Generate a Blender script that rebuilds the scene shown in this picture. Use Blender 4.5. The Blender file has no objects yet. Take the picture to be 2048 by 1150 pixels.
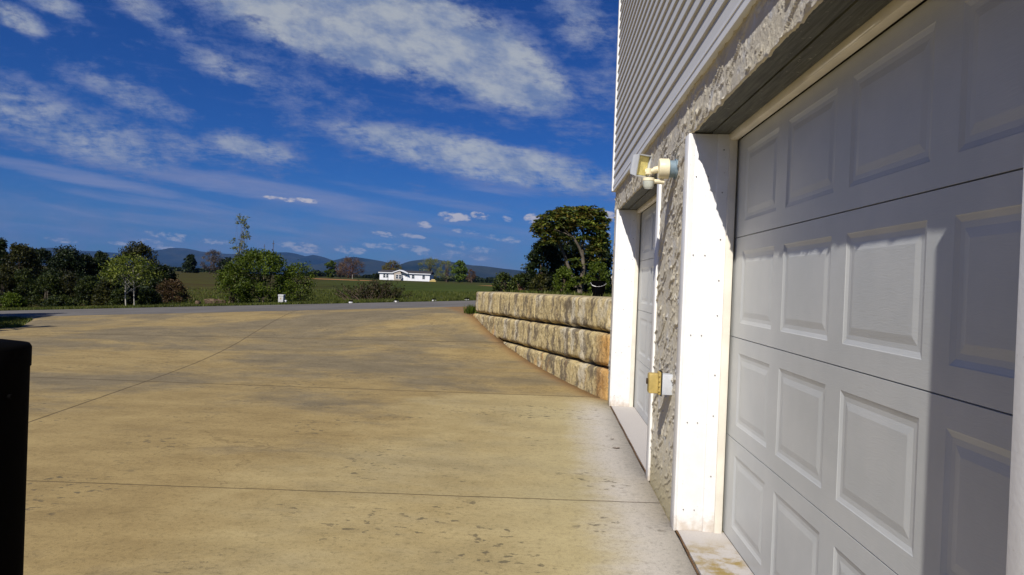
import bpy, math, random
import numpy as np
from mathutils import Matrix, Vector
random.seed(7)
RS = np.random.RandomState(11)
SC = bpy.context.scene
COL = SC.collection
FPX = 1365.0                       # focal length in pixels of the 2048 px wide photograph
EYE = 1.33
# ------------------------------------------------------------------ camera
cy = Vector((69, 7, -FPX)).normalized()
q = (69*.0384 + 7*.9993)/FPX
cz = Vector((.0384, .9993, q)).normalized()
cx = cy.cross(cz).normalized()
RCW = Matrix((cx, cy, cz)).transposed()          # world -> camera
RWC = RCW.transposed()
cd = bpy.data.cameras.new('camera')
cam = bpy.data.objects.new('camera', cd); COL.objects.link(cam)
cam.matrix_world = Matrix.Translation((0, 0, EYE)) @ RWC.to_4x4()
cd.sensor_width = 36; cd.lens = 36*FPX/2048
cd.clip_start = .05; cd.clip_end = 40000
SC.camera = cam
SC.render.resolution_x = 1024; SC.render.resolution_y = 575
# ------------------------------------------------------------------ light
SUN_DIR = Vector((.26, .70, -.69)).normalized()   # travel direction of the sunlight
elev = math.asin(-SUN_DIR.z)
azim = math.atan2(-SUN_DIR.x, -SUN_DIR.y)          # clockwise from +Y
sl = bpy.data.lights.new('sun', 'SUN'); sl.energy = 4.2; sl.angle = math.radians(.53); sl.color = (1, .95, .87)
sun = bpy.data.objects.new('sun', sl); COL.objects.link(sun)
sun.rotation_euler = SUN_DIR.to_track_quat('-Z', 'Y').to_euler()
SC.view_settings.view_transform = 'Standard'; SC.view_settings.look = 'None'
SC.view_settings.exposure = .34; SC.view_settings.gamma = 1
SKY_STRENGTH = .06

class NT:
    """small node-tree writer"""
    def __init__(s, tree): s.t = tree; s.n = tree.nodes; s.l = tree.links
    def node(s, typ, **kw):
        n = s.n.new(typ)
        for k, v in kw.items(): setattr(n, k, v)
        return n
    def put(s, sock, v):
        if isinstance(v, bpy.types.NodeSocket): s.l.new(v, sock)
        elif v is not None:
            if isinstance(v, (tuple, list)) and len(v) == 3 and sock.type == 'RGBA': v = (*v, 1)
            sock.default_value = v
    def m(s, op, a, b=None, c=None, clamp=False):
        n = s.node('ShaderNodeMath', operation=op, use_clamp=clamp)
        s.put(n.inputs[0], a)
        if b is not None: s.put(n.inputs[1], b)
        if c is not None: s.put(n.inputs[2], c)
        return n.outputs[0]
    def v(s, op, a, b=None):
        n = s.node('ShaderNodeVectorMath', operation=op); s.put(n.inputs[0], a)
        if b is not None:
            if op == 'SCALE': s.put(n.inputs[3], b)
            else: s.put(n.inputs[1], b)
        return n.outputs[1] if op in ('LENGTH', 'DISTANCE', 'DOT_PRODUCT') else n.outputs[0]
    def sep(s, a):
        n = s.node('ShaderNodeSeparateXYZ'); s.put(n.inputs[0], a); return n.outputs
    def comb(s, x, y, z):
        n = s.node('ShaderNodeCombineXYZ'); s.put(n.inputs[0], x); s.put(n.inputs[1], y); s.put(n.inputs[2], z); return n.outputs[0]
    def noise(s, vec, scale, detail=4, rough=.55, dist=0.):
        n = s.node('ShaderNodeTexNoise'); s.put(n.inputs['Vector'], vec); s.put(n.inputs['Scale'], scale)
        s.put(n.inputs['Detail'], detail); s.put(n.inputs['Roughness'], rough); s.put(n.inputs['Distortion'], dist)
        return n.outputs[0]
    def mix(s, f, a, b, blend='MIX'):
        n = s.node('ShaderNodeMix', data_type='RGBA', blend_type=blend)
        s.put(n.inputs[0], f); s.put(n.inputs[6], a); s.put(n.inputs[7], b); return n.outputs[2]
    def ss(s, x, a, b, lo=0., hi=1.):
        n = s.node('ShaderNodeMapRange', interpolation_type='SMOOTHSTEP')
        s.put(n.inputs[0], x)
        for i, w in enumerate((a, b, lo, hi)): s.put(n.inputs[i+1], w)
        return n.outputs[0]
    def bump(s, h, strength=.3, dist=.01, nrm=None):
        n = s.node('ShaderNodeBump'); s.put(n.inputs['Height'], h); s.put(n.inputs['Strength'], strength)
        s.put(n.inputs['Distance'], dist)
        if nrm is not None: s.put(n.inputs['Normal'], nrm)
        return n.outputs[0]
# ------------------------------------------------------------------ world
W = bpy.data.worlds.new('World'); SC.world = W; W.use_nodes = True
def px_uv(px, py):                      # a direction of the photograph as (x/y, z/y) in world axes
    d = RWC @ Vector((px-1024, 575-py, -FPX)); return d.x/d.y, d.z/d.y
def build_world():
    t = NT(W.node_tree); t.n.clear()
    sky = t.node('ShaderNodeTexSky', sky_type='NISHITA', sun_disc=False)
    sky.sun_elevation = elev; sky.sun_rotation = azim; sky.air_density = 1.0; sky.dust_density = .25; sky.ozone_density = 3.
    hs = t.node('ShaderNodeHueSaturation'); t.put(hs.inputs['Saturation'], 1.15); t.put(hs.inputs['Color'], sky.outputs[0])
    base = t.v('MULTIPLY', hs.outputs[0], (.14, .36, .80))
    D = t.node('ShaderNodeTexCoord').outputs['Generated']
    x, y, z = t.sep(D)
    yy = t.m('MAXIMUM', y, .05)
    u = t.m('DIVIDE', x, yy); v = t.m('DIVIDE', z, yy)
    zz = t.m('ADD', t.m('MAXIMUM', z, 0), .10)
    P = t.comb(t.m('DIVIDE', x, zz), t.m('DIVIDE', y, zz), 0.)
    # wisps drift along one direction
    mp = t.node('ShaderNodeMapping'); t.put(mp.inputs[0], P); mp.inputs['Rotation'].default_value = (0, 0, math.radians(24))
    mp.inputs['Scale'].default_value = (1, 1.2, 1)
    nb = t.noise(mp.outputs[0], 2.2, 6, .6, .2)
    nf = t.noise(mp.outputs[0], 9.5, 8, .66, .1)
    n3 = t.noise(t.comb(u, t.m('ADD', t.m('MULTIPLY', v, 1.7), t.m('MULTIPLY', u, .35)), 0.), 22., 8, .68, .1)
    front = t.ss(y, 0., .2)
    n3 = t.m('ADD', t.m('MULTIPLY', n3, front), t.m('MULTIPLY', nf, t.m('SUBTRACT', 1., front)))
    nn = t.m('ADD', t.m('MULTIPLY', nb, .24), t.m('ADD', t.m('MULTIPLY', nf, .30), t.m('MULTIPLY', n3, .46)))
    front = t.ss(y, 0., .2)
    def ell(px, py, rx, ry, ang, amp, pw=1.):
        u0, v0 = px_uv(px, py); a = -math.radians(ang + 2.2)
        du = t.m('SUBTRACT', u, u0); dv = t.m('SUBTRACT', v, v0)
        ca, sa = math.cos(a), math.sin(a)
        p = t.m('DIVIDE', t.m('ADD', t.m('MULTIPLY', du, ca), t.m('MULTIPLY', dv, sa)), rx/FPX)
        r = t.m('DIVIDE', t.m('SUBTRACT', t.m('MULTIPLY', dv, ca), t.m('MULTIPLY', du, sa)), ry/FPX)
        d2 = t.m('ADD', t.m('MULTIPLY', p, p), t.m('MULTIPLY', r, r))
        return t.m('MULTIPLY', t.ss(d2, 1.7, 0.), amp)
    def union(lst):
        o = None
        for e in lst:
            o = ell(*e) if o is None else t.m('MAXIMUM', o, ell(*e))
        return o
    high = union([(730, 45, 400, 104, 11, 1.12), (960, 120, 220, 84, 22, 1.08), (560, 10, 220, 50, 14, .62),
                  (960, 318, 370, 50, 7, .88), (800, 285, 220, 34, 10, .66),
                  (120, 255, 340, 70, 14, .68), (500, 295, 130, 34, 10, .70), (330, 285, 300, 38, 8, .55),
                  (30, 35, 90, 30, 22, .78), (110, 10, 90, 26, 18, .66), (300, 28, 120, 30, 26, .60),
                  (260, 190, 170, 34, 18, .62), (450, 135, 140, 34, 18, .60), (60, 190, 150, 40, 14, .52),
                  (1165, 50, 110, 60, 30, .56), (1210, 170, 60, 60, 30, .46), (560, 160, 260, 60, 18, .40), (1000, 210, 260, 40, 10, .42)])
    high = t.m('ADD', high, t.ss(z, .0, .6, .12, .26))
    dens_h = t.ss(t.m('ADD', t.m('MULTIPLY', t.m('SUBTRACT', nn, .5), 4.0), t.m('MULTIPLY', high, .95)), .20, 1.15)
    # long low streaks
    P2 = t.comb(t.m('MULTIPLY', u, 1.), t.m('MULTIPLY', t.m('ADD', v, t.m('MULTIPLY', u, .09)), 9.), 0.)
    ns = t.noise(P2, 6., 6, .6, .5)
    strk = union([(150, 352, 330, 16, 7, .62), (520, 378, 330, 24, 5, .66), (330, 408, 230, 13, 4, .5), (60, 420, 200, 30, 3, .22),
                  (700, 410, 260, 14, 5, .42), (980, 372, 130, 18, 4, .36), (600, 455, 330, 22, 4, .3), (200, 470, 300, 20, 3, .28), (1080, 470, 200, 12, 3, .3), (300, 440, 420, 14, 3, .34), (760, 440, 300, 12, 5, .36), (900, 405, 260, 10, 5, .34), (500, 425, 300, 8, 5, .3)])
    dens_s = t.m('MULTIPLY', t.ss(t.m('ADD', t.m('MULTIPLY', t.m('SUBTRACT', ns, .5), 1.2), strk), .05, .95), .74)
    # low flat-based cumulus near the horizon
    P3 = t.comb(t.m('MULTIPLY', u, 1.), t.m('MULTIPLY', v, 2.2), 0.)
    nc = t.noise(P3, 46., 7, .66, .2)
    cu = union([(908, 434, 34, 11, 2, 1.), (960, 431, 19, 9, 2, 1.), (848, 449, 17, 7, 8, .95), (1012, 438, 16, 7, 8, .6), (770, 469, 36, 6, 3, .85), (822, 472, 30, 5, 3, .8),
                (910, 488, 34, 8, 4, .7), (935, 464, 34, 6, 3, .5), (1010, 478, 44, 8, 6, .5), (560, 398, 36, 5, 4, .75), (610, 401, 36, 5, 3, .8), (600, 494, 52, 11, 4, .75),
                (700, 500, 34, 9, 2, .8), (760, 492, 40, 8, 3, .75), (820, 496, 44, 8, 3, .75), (350, 474, 66, 9, 5, .7), (300, 486, 40, 9, 4, .55), (330, 496, 24, 5, 0, .8),
                (120, 480, 40, 6, 2, .6), (235, 486, 24, 5, 2, .6), (440, 485, 50, 8, 2, .5), (960, 500, 44, 8, 2, .6), (1070, 438, 22, 12, 0, .85), (1213, 432, 22, 12, 0, .9), (880, 508, 120, 12, 2, .42),
                (30, 500, 60, 6, 2, .4), (1215, 460, 10, 14, 0, .7)])
    dens_c = t.ss(t.m('ADD', t.m('MULTIPLY', t.m('SUBTRACT', nc, .5), 4.0), cu), .22, 1.2)
    dens_c = t.m('MULTIPLY', dens_c, t.m('MULTIPLY', t.ss(cu, .12, .42), t.ss(v, .05, .115, .55, 1.)))
    lav = t.m('MULTIPLY', t.ss(v, .16, .01), t.ss(t.noise(P3, 10., 6, .6), .36, .7, .18, .72))
    # colours (what the clouds send out)
    shade = t.noise(t.comb(u, t.m('ADD', t.m('MULTIPLY', v, 1.7), t.m('ADD', t.m('MULTIPLY', u, .35), -.02)), 0.), 13., 7, .62)
    colh = t.mix(t.ss(shade, .34, .64), (2.4, 3.3, 5.4), (6.0, 6.4, 6.7))
    thin = t.mix(t.ss(high, .50, 1.0), (1.8, 2.5, 5.2), colh)
    c = t.mix(t.m('MULTIPLY', lav, front), base, (2.3, 2.8, 4.6))
    c = t.mix(t.m('MULTIPLY', dens_s, front), c, (3.2, 3.7, 6.0))
    c = t.mix(t.m('MULTIPLY', dens_h, .84), c, thin)
    colc = t.mix(t.ss(nc, .36, .52), (2.2, 2.6, 4.6), (7.4, 7.0, 7.3))
    c = t.mix(t.m('MULTIPLY', dens_c, t.m('MULTIPLY', front, .92)), c, colc)
    bg = t.node('ShaderNodeBackground'); t.put(bg.inputs[0], c); bg.inputs[1].default_value = SKY_STRENGTH
    out = t.node('ShaderNodeOutputWorld'); t.l.new(bg.outputs[0], out.inputs[0])
build_world()
# ------------------------------------------------------------------ helpers
def tag(o, label=None, cat=None, group=None, kind=None):
    if label: o['label'] = label
    if cat: o['category'] = cat
    if group: o['group'] = group
    if kind: o['kind'] = kind
    return o
def empty(name, loc, label, cat, group=None):
    o = bpy.data.objects.new(name, None); o.empty_display_size = .2; COL.objects.link(o); o.location = loc
    return tag(o, label, cat, group)
def mesh_obj(name, verts, faces, mats, parent=None, smooth=False, midx=None):
    me = bpy.data.meshes.new(name)
    verts = np.asarray(verts, dtype=np.float64).reshape(-1, 3)
    if parent is not None: verts = verts - np.array(root_loc(parent))
    if isinstance(faces, np.ndarray):
        k = faces.shape[1]; nf = len(faces)
        me.vertices.add(len(verts)); me.vertices.foreach_set('co', verts.ravel())
        me.loops.add(nf*k); me.loops.foreach_set('vertex_index', faces.ravel().astype(np.int32))
        me.polygons.add(nf); me.polygons.foreach_set('loop_start', (np.arange(nf)*k).astype(np.int32))
        me.update(calc_edges=True)
    else:
        me.from_pydata(verts.tolist(), [], faces)
    if not isinstance(mats, (list, tuple)): mats = [mats]
    for m in mats: me.materials.append(m)
    if midx is not None: me.polygons.foreach_set('material_index', np.asarray(midx, dtype=np.int32))
    if smooth: me.polygons.foreach_set('use_smooth', np.ones(len(me.polygons), dtype=bool))
    me.validate(); me.update()
    o = bpy.data.objects.new(name, me); COL.objects.link(o)
    if parent is not None: o.parent = parent
    return o
def root_loc(p):
    v = Vector((0, 0, 0))
    while p is not None: v = v + p.location; p = p.parent
    return v
class MB:
    def __init__(s): s.v = []; s.f = []; s.mi = []; s.cur = 0
    def add(s, vs, fs):
        b = len(s.v); s.v += [tuple(a) for a in vs]; s.f += [tuple(i+b for i in f) for f in fs]; s.mi += [s.cur]*len(fs)
    def box(s, x0, x1, y0, y1, z0, z1, bev=0.):
        if bev <= 0:
            s.add([(x, y, z) for z in (z0, z1) for y in (y0, y1) for x in (x0, x1)],
                  [(0, 2, 3, 1), (4, 5, 7, 6), (0, 1, 5, 4), (2, 6, 7, 3), (0, 4, 6, 2), (1, 3, 7, 5)])
        else:
            import bmesh
            bm = bmesh.new(); bmesh.ops.create_cube(bm, size=1)
            for w in bm.verts:
                w.co = Vector(((x0+x1)/2+w.co.x*(x1-x0), (y0+y1)/2+w.co.y*(y1-y0), (z0+z1)/2+w.co.z*(z1-z0)))
            bmesh.ops.bevel(bm, geom=bm.edges[:], offset=bev, segments=2, affect='EDGES', profile=.5)
            bm.verts.index_update()
            s.add([w.co[:] for w in bm.verts], [[w.index for w in f.verts] for f in bm.faces]); bm.free()
    def tube(s, pts, rads, n=8, cap=True):
        pts = [Vector(p) for p in pts]; rings = []
        up = Vector((.13, .31, .94)).normalized()
        for i, p in enumerate(pts):
            d = (pts[min(i+1, len(pts)-1)] - pts[max(i-1, 0)])
            d = d.normalized() if d.length > 1e-9 else Vector((0, 0, 1))
            a = d.cross(up)
            if a.length < .05: a = d.cross(Vector((1, 0, 0)))
            a.normalize(); b = d.cross(a)
            rings.append([p + (a*math.cos(2*math.pi*k/n) + b*math.sin(2*math.pi*k/n))*rads[i] for k in range(n)])
        vs = [v for r in rings for v in r]
        fs = [(i*n+k, i*n+(k+1) % n, (i+1)*n+(k+1) % n, (i+1)*n+k) for i in range(len(pts)-1) for k in range(n)]
        if cap: fs += [tuple(range(n))[::-1], tuple(range((len(pts)-1)*n, len(pts)*n))]
        s.add(vs, fs)
    def build(s, name, mats, parent=None, smooth=False):
        o = mesh_obj(name, s.v, s.f, mats, parent, smooth, s.mi)
        return o
def autosmooth(o, deg=35):
    me = o.data
    me.polygons.foreach_set('use_smooth', np.ones(len(me.polygons), dtype=bool))
    import bmesh
    bm = bmesh.new(); bm.from_mesh(me)
    for e in bm.edges:
        if len(e.link_faces) == 2 and e.calc_face_angle(0) > math.radians(deg): e.smooth = False
        elif len(e.link_faces) != 2: e.smooth = False
    bm.to_mesh(me); bm.free()
    return o
def at(px, py, Y):                      # where the ray through a photo pixel meets the plane y = Y
    d = RWC @ Vector((px-1024, 575-py, -FPX)); return d.x/d.y*Y, EYE + d.z/d.y*Y
def hash2(ix, iy, seed):
    h = (ix.astype(np.int64)*374761393 + iy.astype(np.int64)*668265263 + seed*982451653) & 0x7fffffff
    h = ((h ^ (h >> 13))*1274126177) & 0x7fffffff
    return ((h ^ (h >> 16)) & 0xffff)/65535.
def vnoise(x, y, seed=0):
    x = np.asarray(x, float); y = np.asarray(y, float)
    ix = np.floor(x); iy = np.floor(y); fx = x-ix; fy = y-iy
    fx = fx*fx*(3-2*fx); fy = fy*fy*(3-2*fy)
    a = hash2(ix, iy, seed); b = hash2(ix+1, iy, seed); c = hash2(ix, iy+1, seed); d = hash2(ix+1, iy+1, seed)
    return (a*(1-fx)+b*fx)*(1-fy) + (c*(1-fx)+d*fx)*fy
def fbm(x, y, seed=0, o=4):
    r = 0; amp = .5; t = 0
    for k in range(o):
        r = r + amp*vnoise(np.asarray(x)*2**k, np.asarray(y)*2**k, seed+k*17); t += amp; amp *= .5
    return r/t
def sstep(x, a, b):
    t = np.clip((x-a)/(b-a), 0, 1); return t*t*(3-2*t)
def grid(name, Pfun, us, vs, mats, parent=None, smooth=True):
    U, V = np.meshgrid(us, vs, indexing='ij'); P = np.stack(Pfun(U, V), -1).reshape(-1, 3)
    nu, nv = len(us), len(vs); idx = np.arange(nu*nv).reshape(nu, nv)
    F = np.stack([idx[:-1, :-1], idx[1:, :-1], idx[1:, 1:], idx[:-1, 1:]], -1).reshape(-1, 4)
    return mesh_obj(name, P, F, mats, parent, smooth), P
# ------------------------------------------------------------------ materials
def mat(name, rough=.7, spec=.3):
    m = bpy.data.materials.new(name); m.use_nodes = True
    t = NT(m.node_tree); b = t.n['Principled BSDF']
    b.inputs['Roughness'].default_value = rough; b.inputs['Specular IOR Level'].default_value = spec
    return m, t, b
def obpos(t): return t.node('ShaderNodeNewGeometry').outputs['Position']
def simple(name, col, rough=.6, var=.12, scale=8., spec=.3, bump=0., metal=0., bscale=60.):
    m, t, b = mat(name, rough, spec); P = obpos(t)
    n = t.noise(P, scale, 5)
    c2 = tuple(max(0, c*(1-var*2)) for c in col); c1 = tuple(min(1, c*(1+var)) for c in col)
    t.put(b.inputs['Base Color'], t.mix(t.ss(n, .3, .7), c2, c1)); b.inputs['Metallic'].default_value = metal
    if bump: t.put(b.inputs['Normal'], t.bump(t.noise(P, bscale, 5), bump, .01))
    return m
def leafmat(name, cols, sat=.0, trans=.25):
    m, t, b = mat(name, .55, .25); g = t.node('ShaderNodeNewGeometry')
    r = g.outputs['Random Per Island']
    cr = t.node('ShaderNodeValToRGB'); t.put(cr.inputs[0], r); e = cr.color_ramp.elements
    while len(e) < len(cols): e.new(.5)
    for i, c in enumerate(cols): e[i].position = i/(len(cols)-1); e[i].color = (*c, 1)
    n = t.noise(g.outputs['Position'], 1.1, 3)
    c = t.mix(t.ss(n, .35, .68), t.v('SCALE', cr.outputs[0], .62), cr.outputs[0])
    t.put(b.inputs['Base Color'], c)
    tr = t.node('ShaderNodeBsdfTranslucent'); t.put(tr.inputs[0], t.v('MULTIPLY', c, (1.1, 1.3, .5)))
    ms = t.node('ShaderNodeMixShader'); ms.inputs[0].default_value = trans
    out = t.n['Material Output']; t.l.new(b.outputs[0], ms.inputs[1]); t.l.new(tr.outputs[0], ms.inputs[2]); t.l.new(ms.outputs[0], out.inputs[0])
    return m
M = {}
def trim_mat():
    m, t, b = mat('white_vinyl_trim', .42, .4); P = obpos(t); x, y, z = t.sep(P)
    n = t.noise(P, 9., 6, .7); c = t.mix(t.ss(n, .3, .7), (.80, .79, .77), (.86, .855, .84))
    c = t.mix(t.m('MULTIPLY', t.ss(t.m('ADD', z, t.m('MULTIPLY', t.m('SUBTRACT', t.noise(P, 14., 5, .7), .5), .30)), .12, -.02), .55), c, (.42, .30, .17))
    c = t.mix(t.m('MULTIPLY', t.ss(t.noise(P, 70., 3, .7), .66, .72), .35), c, (.42, .38, .32))
    t.put(b.inputs['Base Color'], c); t.put(b.inputs['Normal'], t.bump(t.noise(P, 80., 3), .05, .01)); return m
M['trim'] = trim_mat() or simple('white_vinyl_trim', (.86, .85, .83), .42, .02, 3., .4, .05, 0, 90.)
M['trim_cream'] = simple('cream_stop_moulding', (.78, .73, .62), .5, .06, 5.)
M['trim_blue'] = simple('white_trim', (.78, .79, .80), .5, .04, 3.)
M['screw'] = simple('grey_screw', (.35, .33, .31), .4, .1, 30., .5, 0, .6)
M['cream'] = simple('cream_plastic', (.80, .72, .50), .4, .08, 20.)
M['greyblue'] = simple('weathered_grey_plastic', (.20, .27, .32), .5, .1, 30.)
M['greybox'] = simple('grey_metal_box', (.52, .54, .57), .5, .05, 20.)
M['yellowed'] = simple('yellowed_plastic', (.50, .37, .12), .45, .12, 22.)
M['black'] = simple('black_plastic', (.0022, .0022, .0024), .9, .1, 10., .03)
M['gasket'] = simple('dark_gasket', (.02, .02, .018), .8, .1)
M['reflector'] = simple('lamp_reflector', (.80, .70, .28), .25, .1, 40.)
M['glass'] = simple('lamp_lens', (.55, .57, .50), .12, .04, 40., .6)
M['white_far'] = simple('white_house_siding', (.78, .78, .80), .6, .03, 1.)
M['pedestal'] = simple('weathered_white_plastic', (.50, .50, .49), .6, .06, 6.)
M['roof_far'] = simple('dark_shingle_roof', (.05, .045, .045), .9, .15, 2.)
M['tan_far'] = simple('tan_gable_siding', (.42, .36, .30), .8, .05, 1.)
M['window_far'] = simple('dark_window_pane', (.05, .06, .07), .2, .1, 1., .5)
M['bark'] = simple('brown_bark', (.10, .075, .05), .9, .25, 14., .1, .5, 0, 40.)
M['bark_pale'] = simple('pale_bark', (.45, .42, .36), .9, .2, 12., .1, .4, 0, 40.)
M['bark_grey'] = simple('grey_bark', (.15, .125, .095), .9, .2, 14., .1, .4, 0, 40.)
M['twig'] = simple('bare_twigs', (.12, .085, .065), .9, .2, 3., .1)
M['twig_red'] = simple('budding_twigs', (.15, .075, .05), .9, .2, 3., .1)
M['pebble'] = simple('grey_rock', (.30, .28, .24), .9, .2, 10., .1, .6, 0, 30.)
M['wood'] = simple('weathered_wood', (.12, .085, .055), .9, .35, 9., .1, .6, 0, 30.)
M['leafdry'] = simple('dry_leaf', (.13, .07, .03), .8, .2, 30.)

def stucco_mat():
    m, t, b = mat('trowelled_stucco', .85, .15); P = obpos(t)
    x, y, z = t.sep(P)
    n = t.noise(P, 2.2, 5, .6); n2 = t.noise(P, 55., 4, .6)
    c = t.mix(t.ss(n, .35, .68), (.56, .52, .44), (.66, .60, .46))
    c = t.mix(t.ss(t.noise(P, 9., 4), .52, .72), c, (.60, .60, .60))
    c = t.mix(t.ss(z, .42, .0), c, t.mix(n2, (.60, .54, .36), (.44, .36, .2)))
    t.put(b.inputs['Base Color'], c)
    t.put(b.inputs['Normal'], t.bump(t.m('ADD', t.noise(P, 120., 4), t.noise(P, 35., 3)), .55, .004))
    return m
M['stucco'] = stucco_mat()
def siding_mat():
    m, t, b = mat('vinyl_siding', .45, .35); P = obpos(t); x, y, z = t.sep(P)
    g = t.noise(t.comb(t.m('MULTIPLY', x, 10.), t.m('MULTIPLY', y, 3.), t.m('MULTIPLY', z, 60.)), 2., 4)
    t.put(b.inputs['Base Color'], t.mix(g, (.56, .56, .555), (.63, .625, .61)))
    t.put(b.inputs['Normal'], t.bump(g, .12, .004)); return m
M['siding'] = siding_mat()
def door_mat():
    m, t, b = mat('embossed_steel_door', .38, .42); P = obpos(t); x, y, z = t.sep(P)
    w = t.noise(P, 7., 2)
    g = t.noise(t.comb(0., t.m('MULTIPLY', y, 14.), t.m('ADD', t.m('MULTIPLY', z, 190.), t.m('MULTIPLY', w, 9.))), 1., 4, .6, .6)
    d = t.noise(P, 3., 4, .6)
    c = t.mix(t.ss(d, .35, .7), (.475, .49, .485), (.525, .535, .525))
    c = t.mix(t.m('MULTIPLY', t.ss(t.noise(P, 40., 3, .7), .66, .74), .25), c, (.5, .45, .38))
    t.put(b.inputs['Base Color'], c)
    t.put(b.inputs['Normal'], t.bump(g, .28, .002)); return m
M['door'] = door_mat()
def steel_mat():
    m, t, b = mat('dark_painted_lintel', .6, .3); P = obpos(t); x, y, z = t.sep(P)
    g = t.noise(t.comb(t.m('MULTIPLY', x, 60.), t.m('MULTIPLY', y, 3.), 0.), 1.4, 5, .65)
    c = t.mix(t.ss(g, .3, .75), (.055, .058, .050), (.13, .135, .12))
    c = t.mix(t.ss(t.noise(P, 45., 5, .7), .62, .72), c, (.36, .35, .31))
    t.put(b.inputs['Base Color'], c); t.put(b.inputs['Normal'], t.bump(g, .4, .004)); return m
M['steel'] = steel_mat()

JX0, JS = -4.70, -.160            # the long joint: x = JX0 + JS*(y-8)
CROSS = [(4.22, .06), (8.13, .064), (12.0, .0)]
def concrete_mat(slab=False):
    m, t, b = mat('weathered_concrete' if not slab else 'sill_concrete', .88, .15); P = obpos(t); x, y, z = t.sep(P)
    P2 = t.comb(t.m('MULTIPLY', x, .55), y, 0.)
    big = t.noise(t.v('ADD', P2, (3.1, 1.7, 0)), .5, 9, .70, .35)
    mid = t.noise(P2, 2.6, 8, .72, .15)
    fine = t.noise(P, 38., 6, .68)
    grit = t.noise(P, 160., 3, .6)
    tan = t.mix(t.ss(mid, .3, .7), (.262, .190, .084), (.355, .265, .118))
    grey = t.mix(t.ss(mid, .3, .7), (.150, .124, .080), (.215, .175, .110))
    far = t.ss(t.m('SUBTRACT', y, t.m('MULTIPLY', x, .25)), 5.5, 9.5)
    dirty = t.ss(t.m('ADD', big, t.m('MULTIPLY', far, .10)), .50, .67)
    c = t.mix(t.m('MULTIPLY', dirty, .88), tan, grey)
    # pale strip beside the garage: reflected light painted into the colour, ragged edge
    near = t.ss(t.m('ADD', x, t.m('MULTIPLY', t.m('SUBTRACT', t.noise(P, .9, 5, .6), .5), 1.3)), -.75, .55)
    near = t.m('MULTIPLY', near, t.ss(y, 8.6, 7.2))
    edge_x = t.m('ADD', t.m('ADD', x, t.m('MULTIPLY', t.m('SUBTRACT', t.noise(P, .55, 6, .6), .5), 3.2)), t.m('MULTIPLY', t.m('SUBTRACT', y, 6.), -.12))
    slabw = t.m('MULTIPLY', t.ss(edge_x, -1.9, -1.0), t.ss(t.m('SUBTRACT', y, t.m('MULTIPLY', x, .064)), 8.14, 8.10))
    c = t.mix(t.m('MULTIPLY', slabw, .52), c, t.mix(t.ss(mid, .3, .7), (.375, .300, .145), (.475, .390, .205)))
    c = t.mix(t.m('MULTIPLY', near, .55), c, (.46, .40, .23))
    pale = t.ss(t.m('ADD', x, t.m('MULTIPLY', t.m('SUBTRACT', mid, .5), .5)), .18, .62)  # whitest part of the strip, light bounced near the wall put into the colour
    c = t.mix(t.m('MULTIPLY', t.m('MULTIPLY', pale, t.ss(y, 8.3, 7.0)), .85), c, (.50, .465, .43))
    c = t.mix(t.ss(t.noise(P, 11., 6, .75), .48, .70, 0., .45), c, t.v('SCALE', c, .62))
    c = t.mix(t.ss(fine, .50, .68, 0., .5), c, t.v('SCALE', c, .5))
    c = t.mix(t.ss(fine, .44, .24, 0., .4), c, t.v('SCALE', c, 1.35))
    c = t.mix(t.ss(grit, .55, .66, 0., .6), c, t.v('SCALE', c, .5))
    c = t.mix(t.ss(t.noise(P, 85., 3, .6), .60, .70, 0., .5), c, t.v('SCALE', c, 1.5))
    # little dark blotches, left half, and brown run-off by the block wall
    bl = t.m('MULTIPLY', t.ss(t.noise(t.comb(t.m('MULTIPLY', x, .6), y, 0.), 19., 4, .6), .58, .63), t.ss(t.noise(t.v('ADD', P, (5, 9, 0)), 1.15, 3), .52, .60))
    c = t.mix(t.m('MULTIPLY', bl, .72), c, (.085, .072, .05))
    # s: distance from the block wall line
    sd = t.m('ADD', t.m('MULTIPLY', t.m('SUBTRACT', x, .75), .937), t.m('MULTIPLY', t.m('SUBTRACT', y, 8.), .348))
    ru = t.m('MULTIPLY', t.ss(t.m('ADD', sd, t.m('MULTIPLY', t.m('SUBTRACT', mid, .5), .3)), -.26, .0), t.ss(y, 7.7, 8.3))
    c = t.mix(t.m('MULTIPLY', ru, .65), c, (.22, .115, .045))
    # hairline cracks
    vo = t.node('ShaderNodeTexVoronoi', feature='DISTANCE_TO_EDGE')
    t.put(vo.inputs['Vector'], t.v('ADD', P, t.v('SCALE', t.comb(t.noise(P, 1.3, 4), t.noise(t.v('ADD', P, (7, 3, 1)), 1.3, 4), 0.), 1.6))); vo.inputs['Scale'].default_value = .27
    crack = t.m('MULTIPLY', t.ss(vo.outputs[0], .0022, .0004), t.ss(t.noise(P, .5, 2), .46, .56))
    c = t.mix(t.m('MULTIPLY', crack, .3), c, (.09, .06, .03))
    # joints
    wob = t.m('MULTIPLY', t.m('SUBTRACT', t.noise(P, 3., 3), .5), .02)
    j = None
    jx = t.m('ABSOLUTE', t.m('ADD', t.m('SUBTRACT', t.m('SUBTRACT', x, JX0), t.m('MULTIPLY', t.m('SUBTRACT', y, 8.), JS)), wob))
    j = t.ss(jx, .014, .007)
    for k, (yc, sl) in enumerate(CROSS):
        d = t.m('ABSOLUTE', t.m('ADD', t.m('SUBTRACT', t.m('SUBTRACT', y, yc), t.m('MULTIPLY', x, sl)), wob))
        j = t.m('MAXIMUM', j, t.ss(d, (.010, .020, .022)[k], (.004, .010, .010)[k]))
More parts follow.
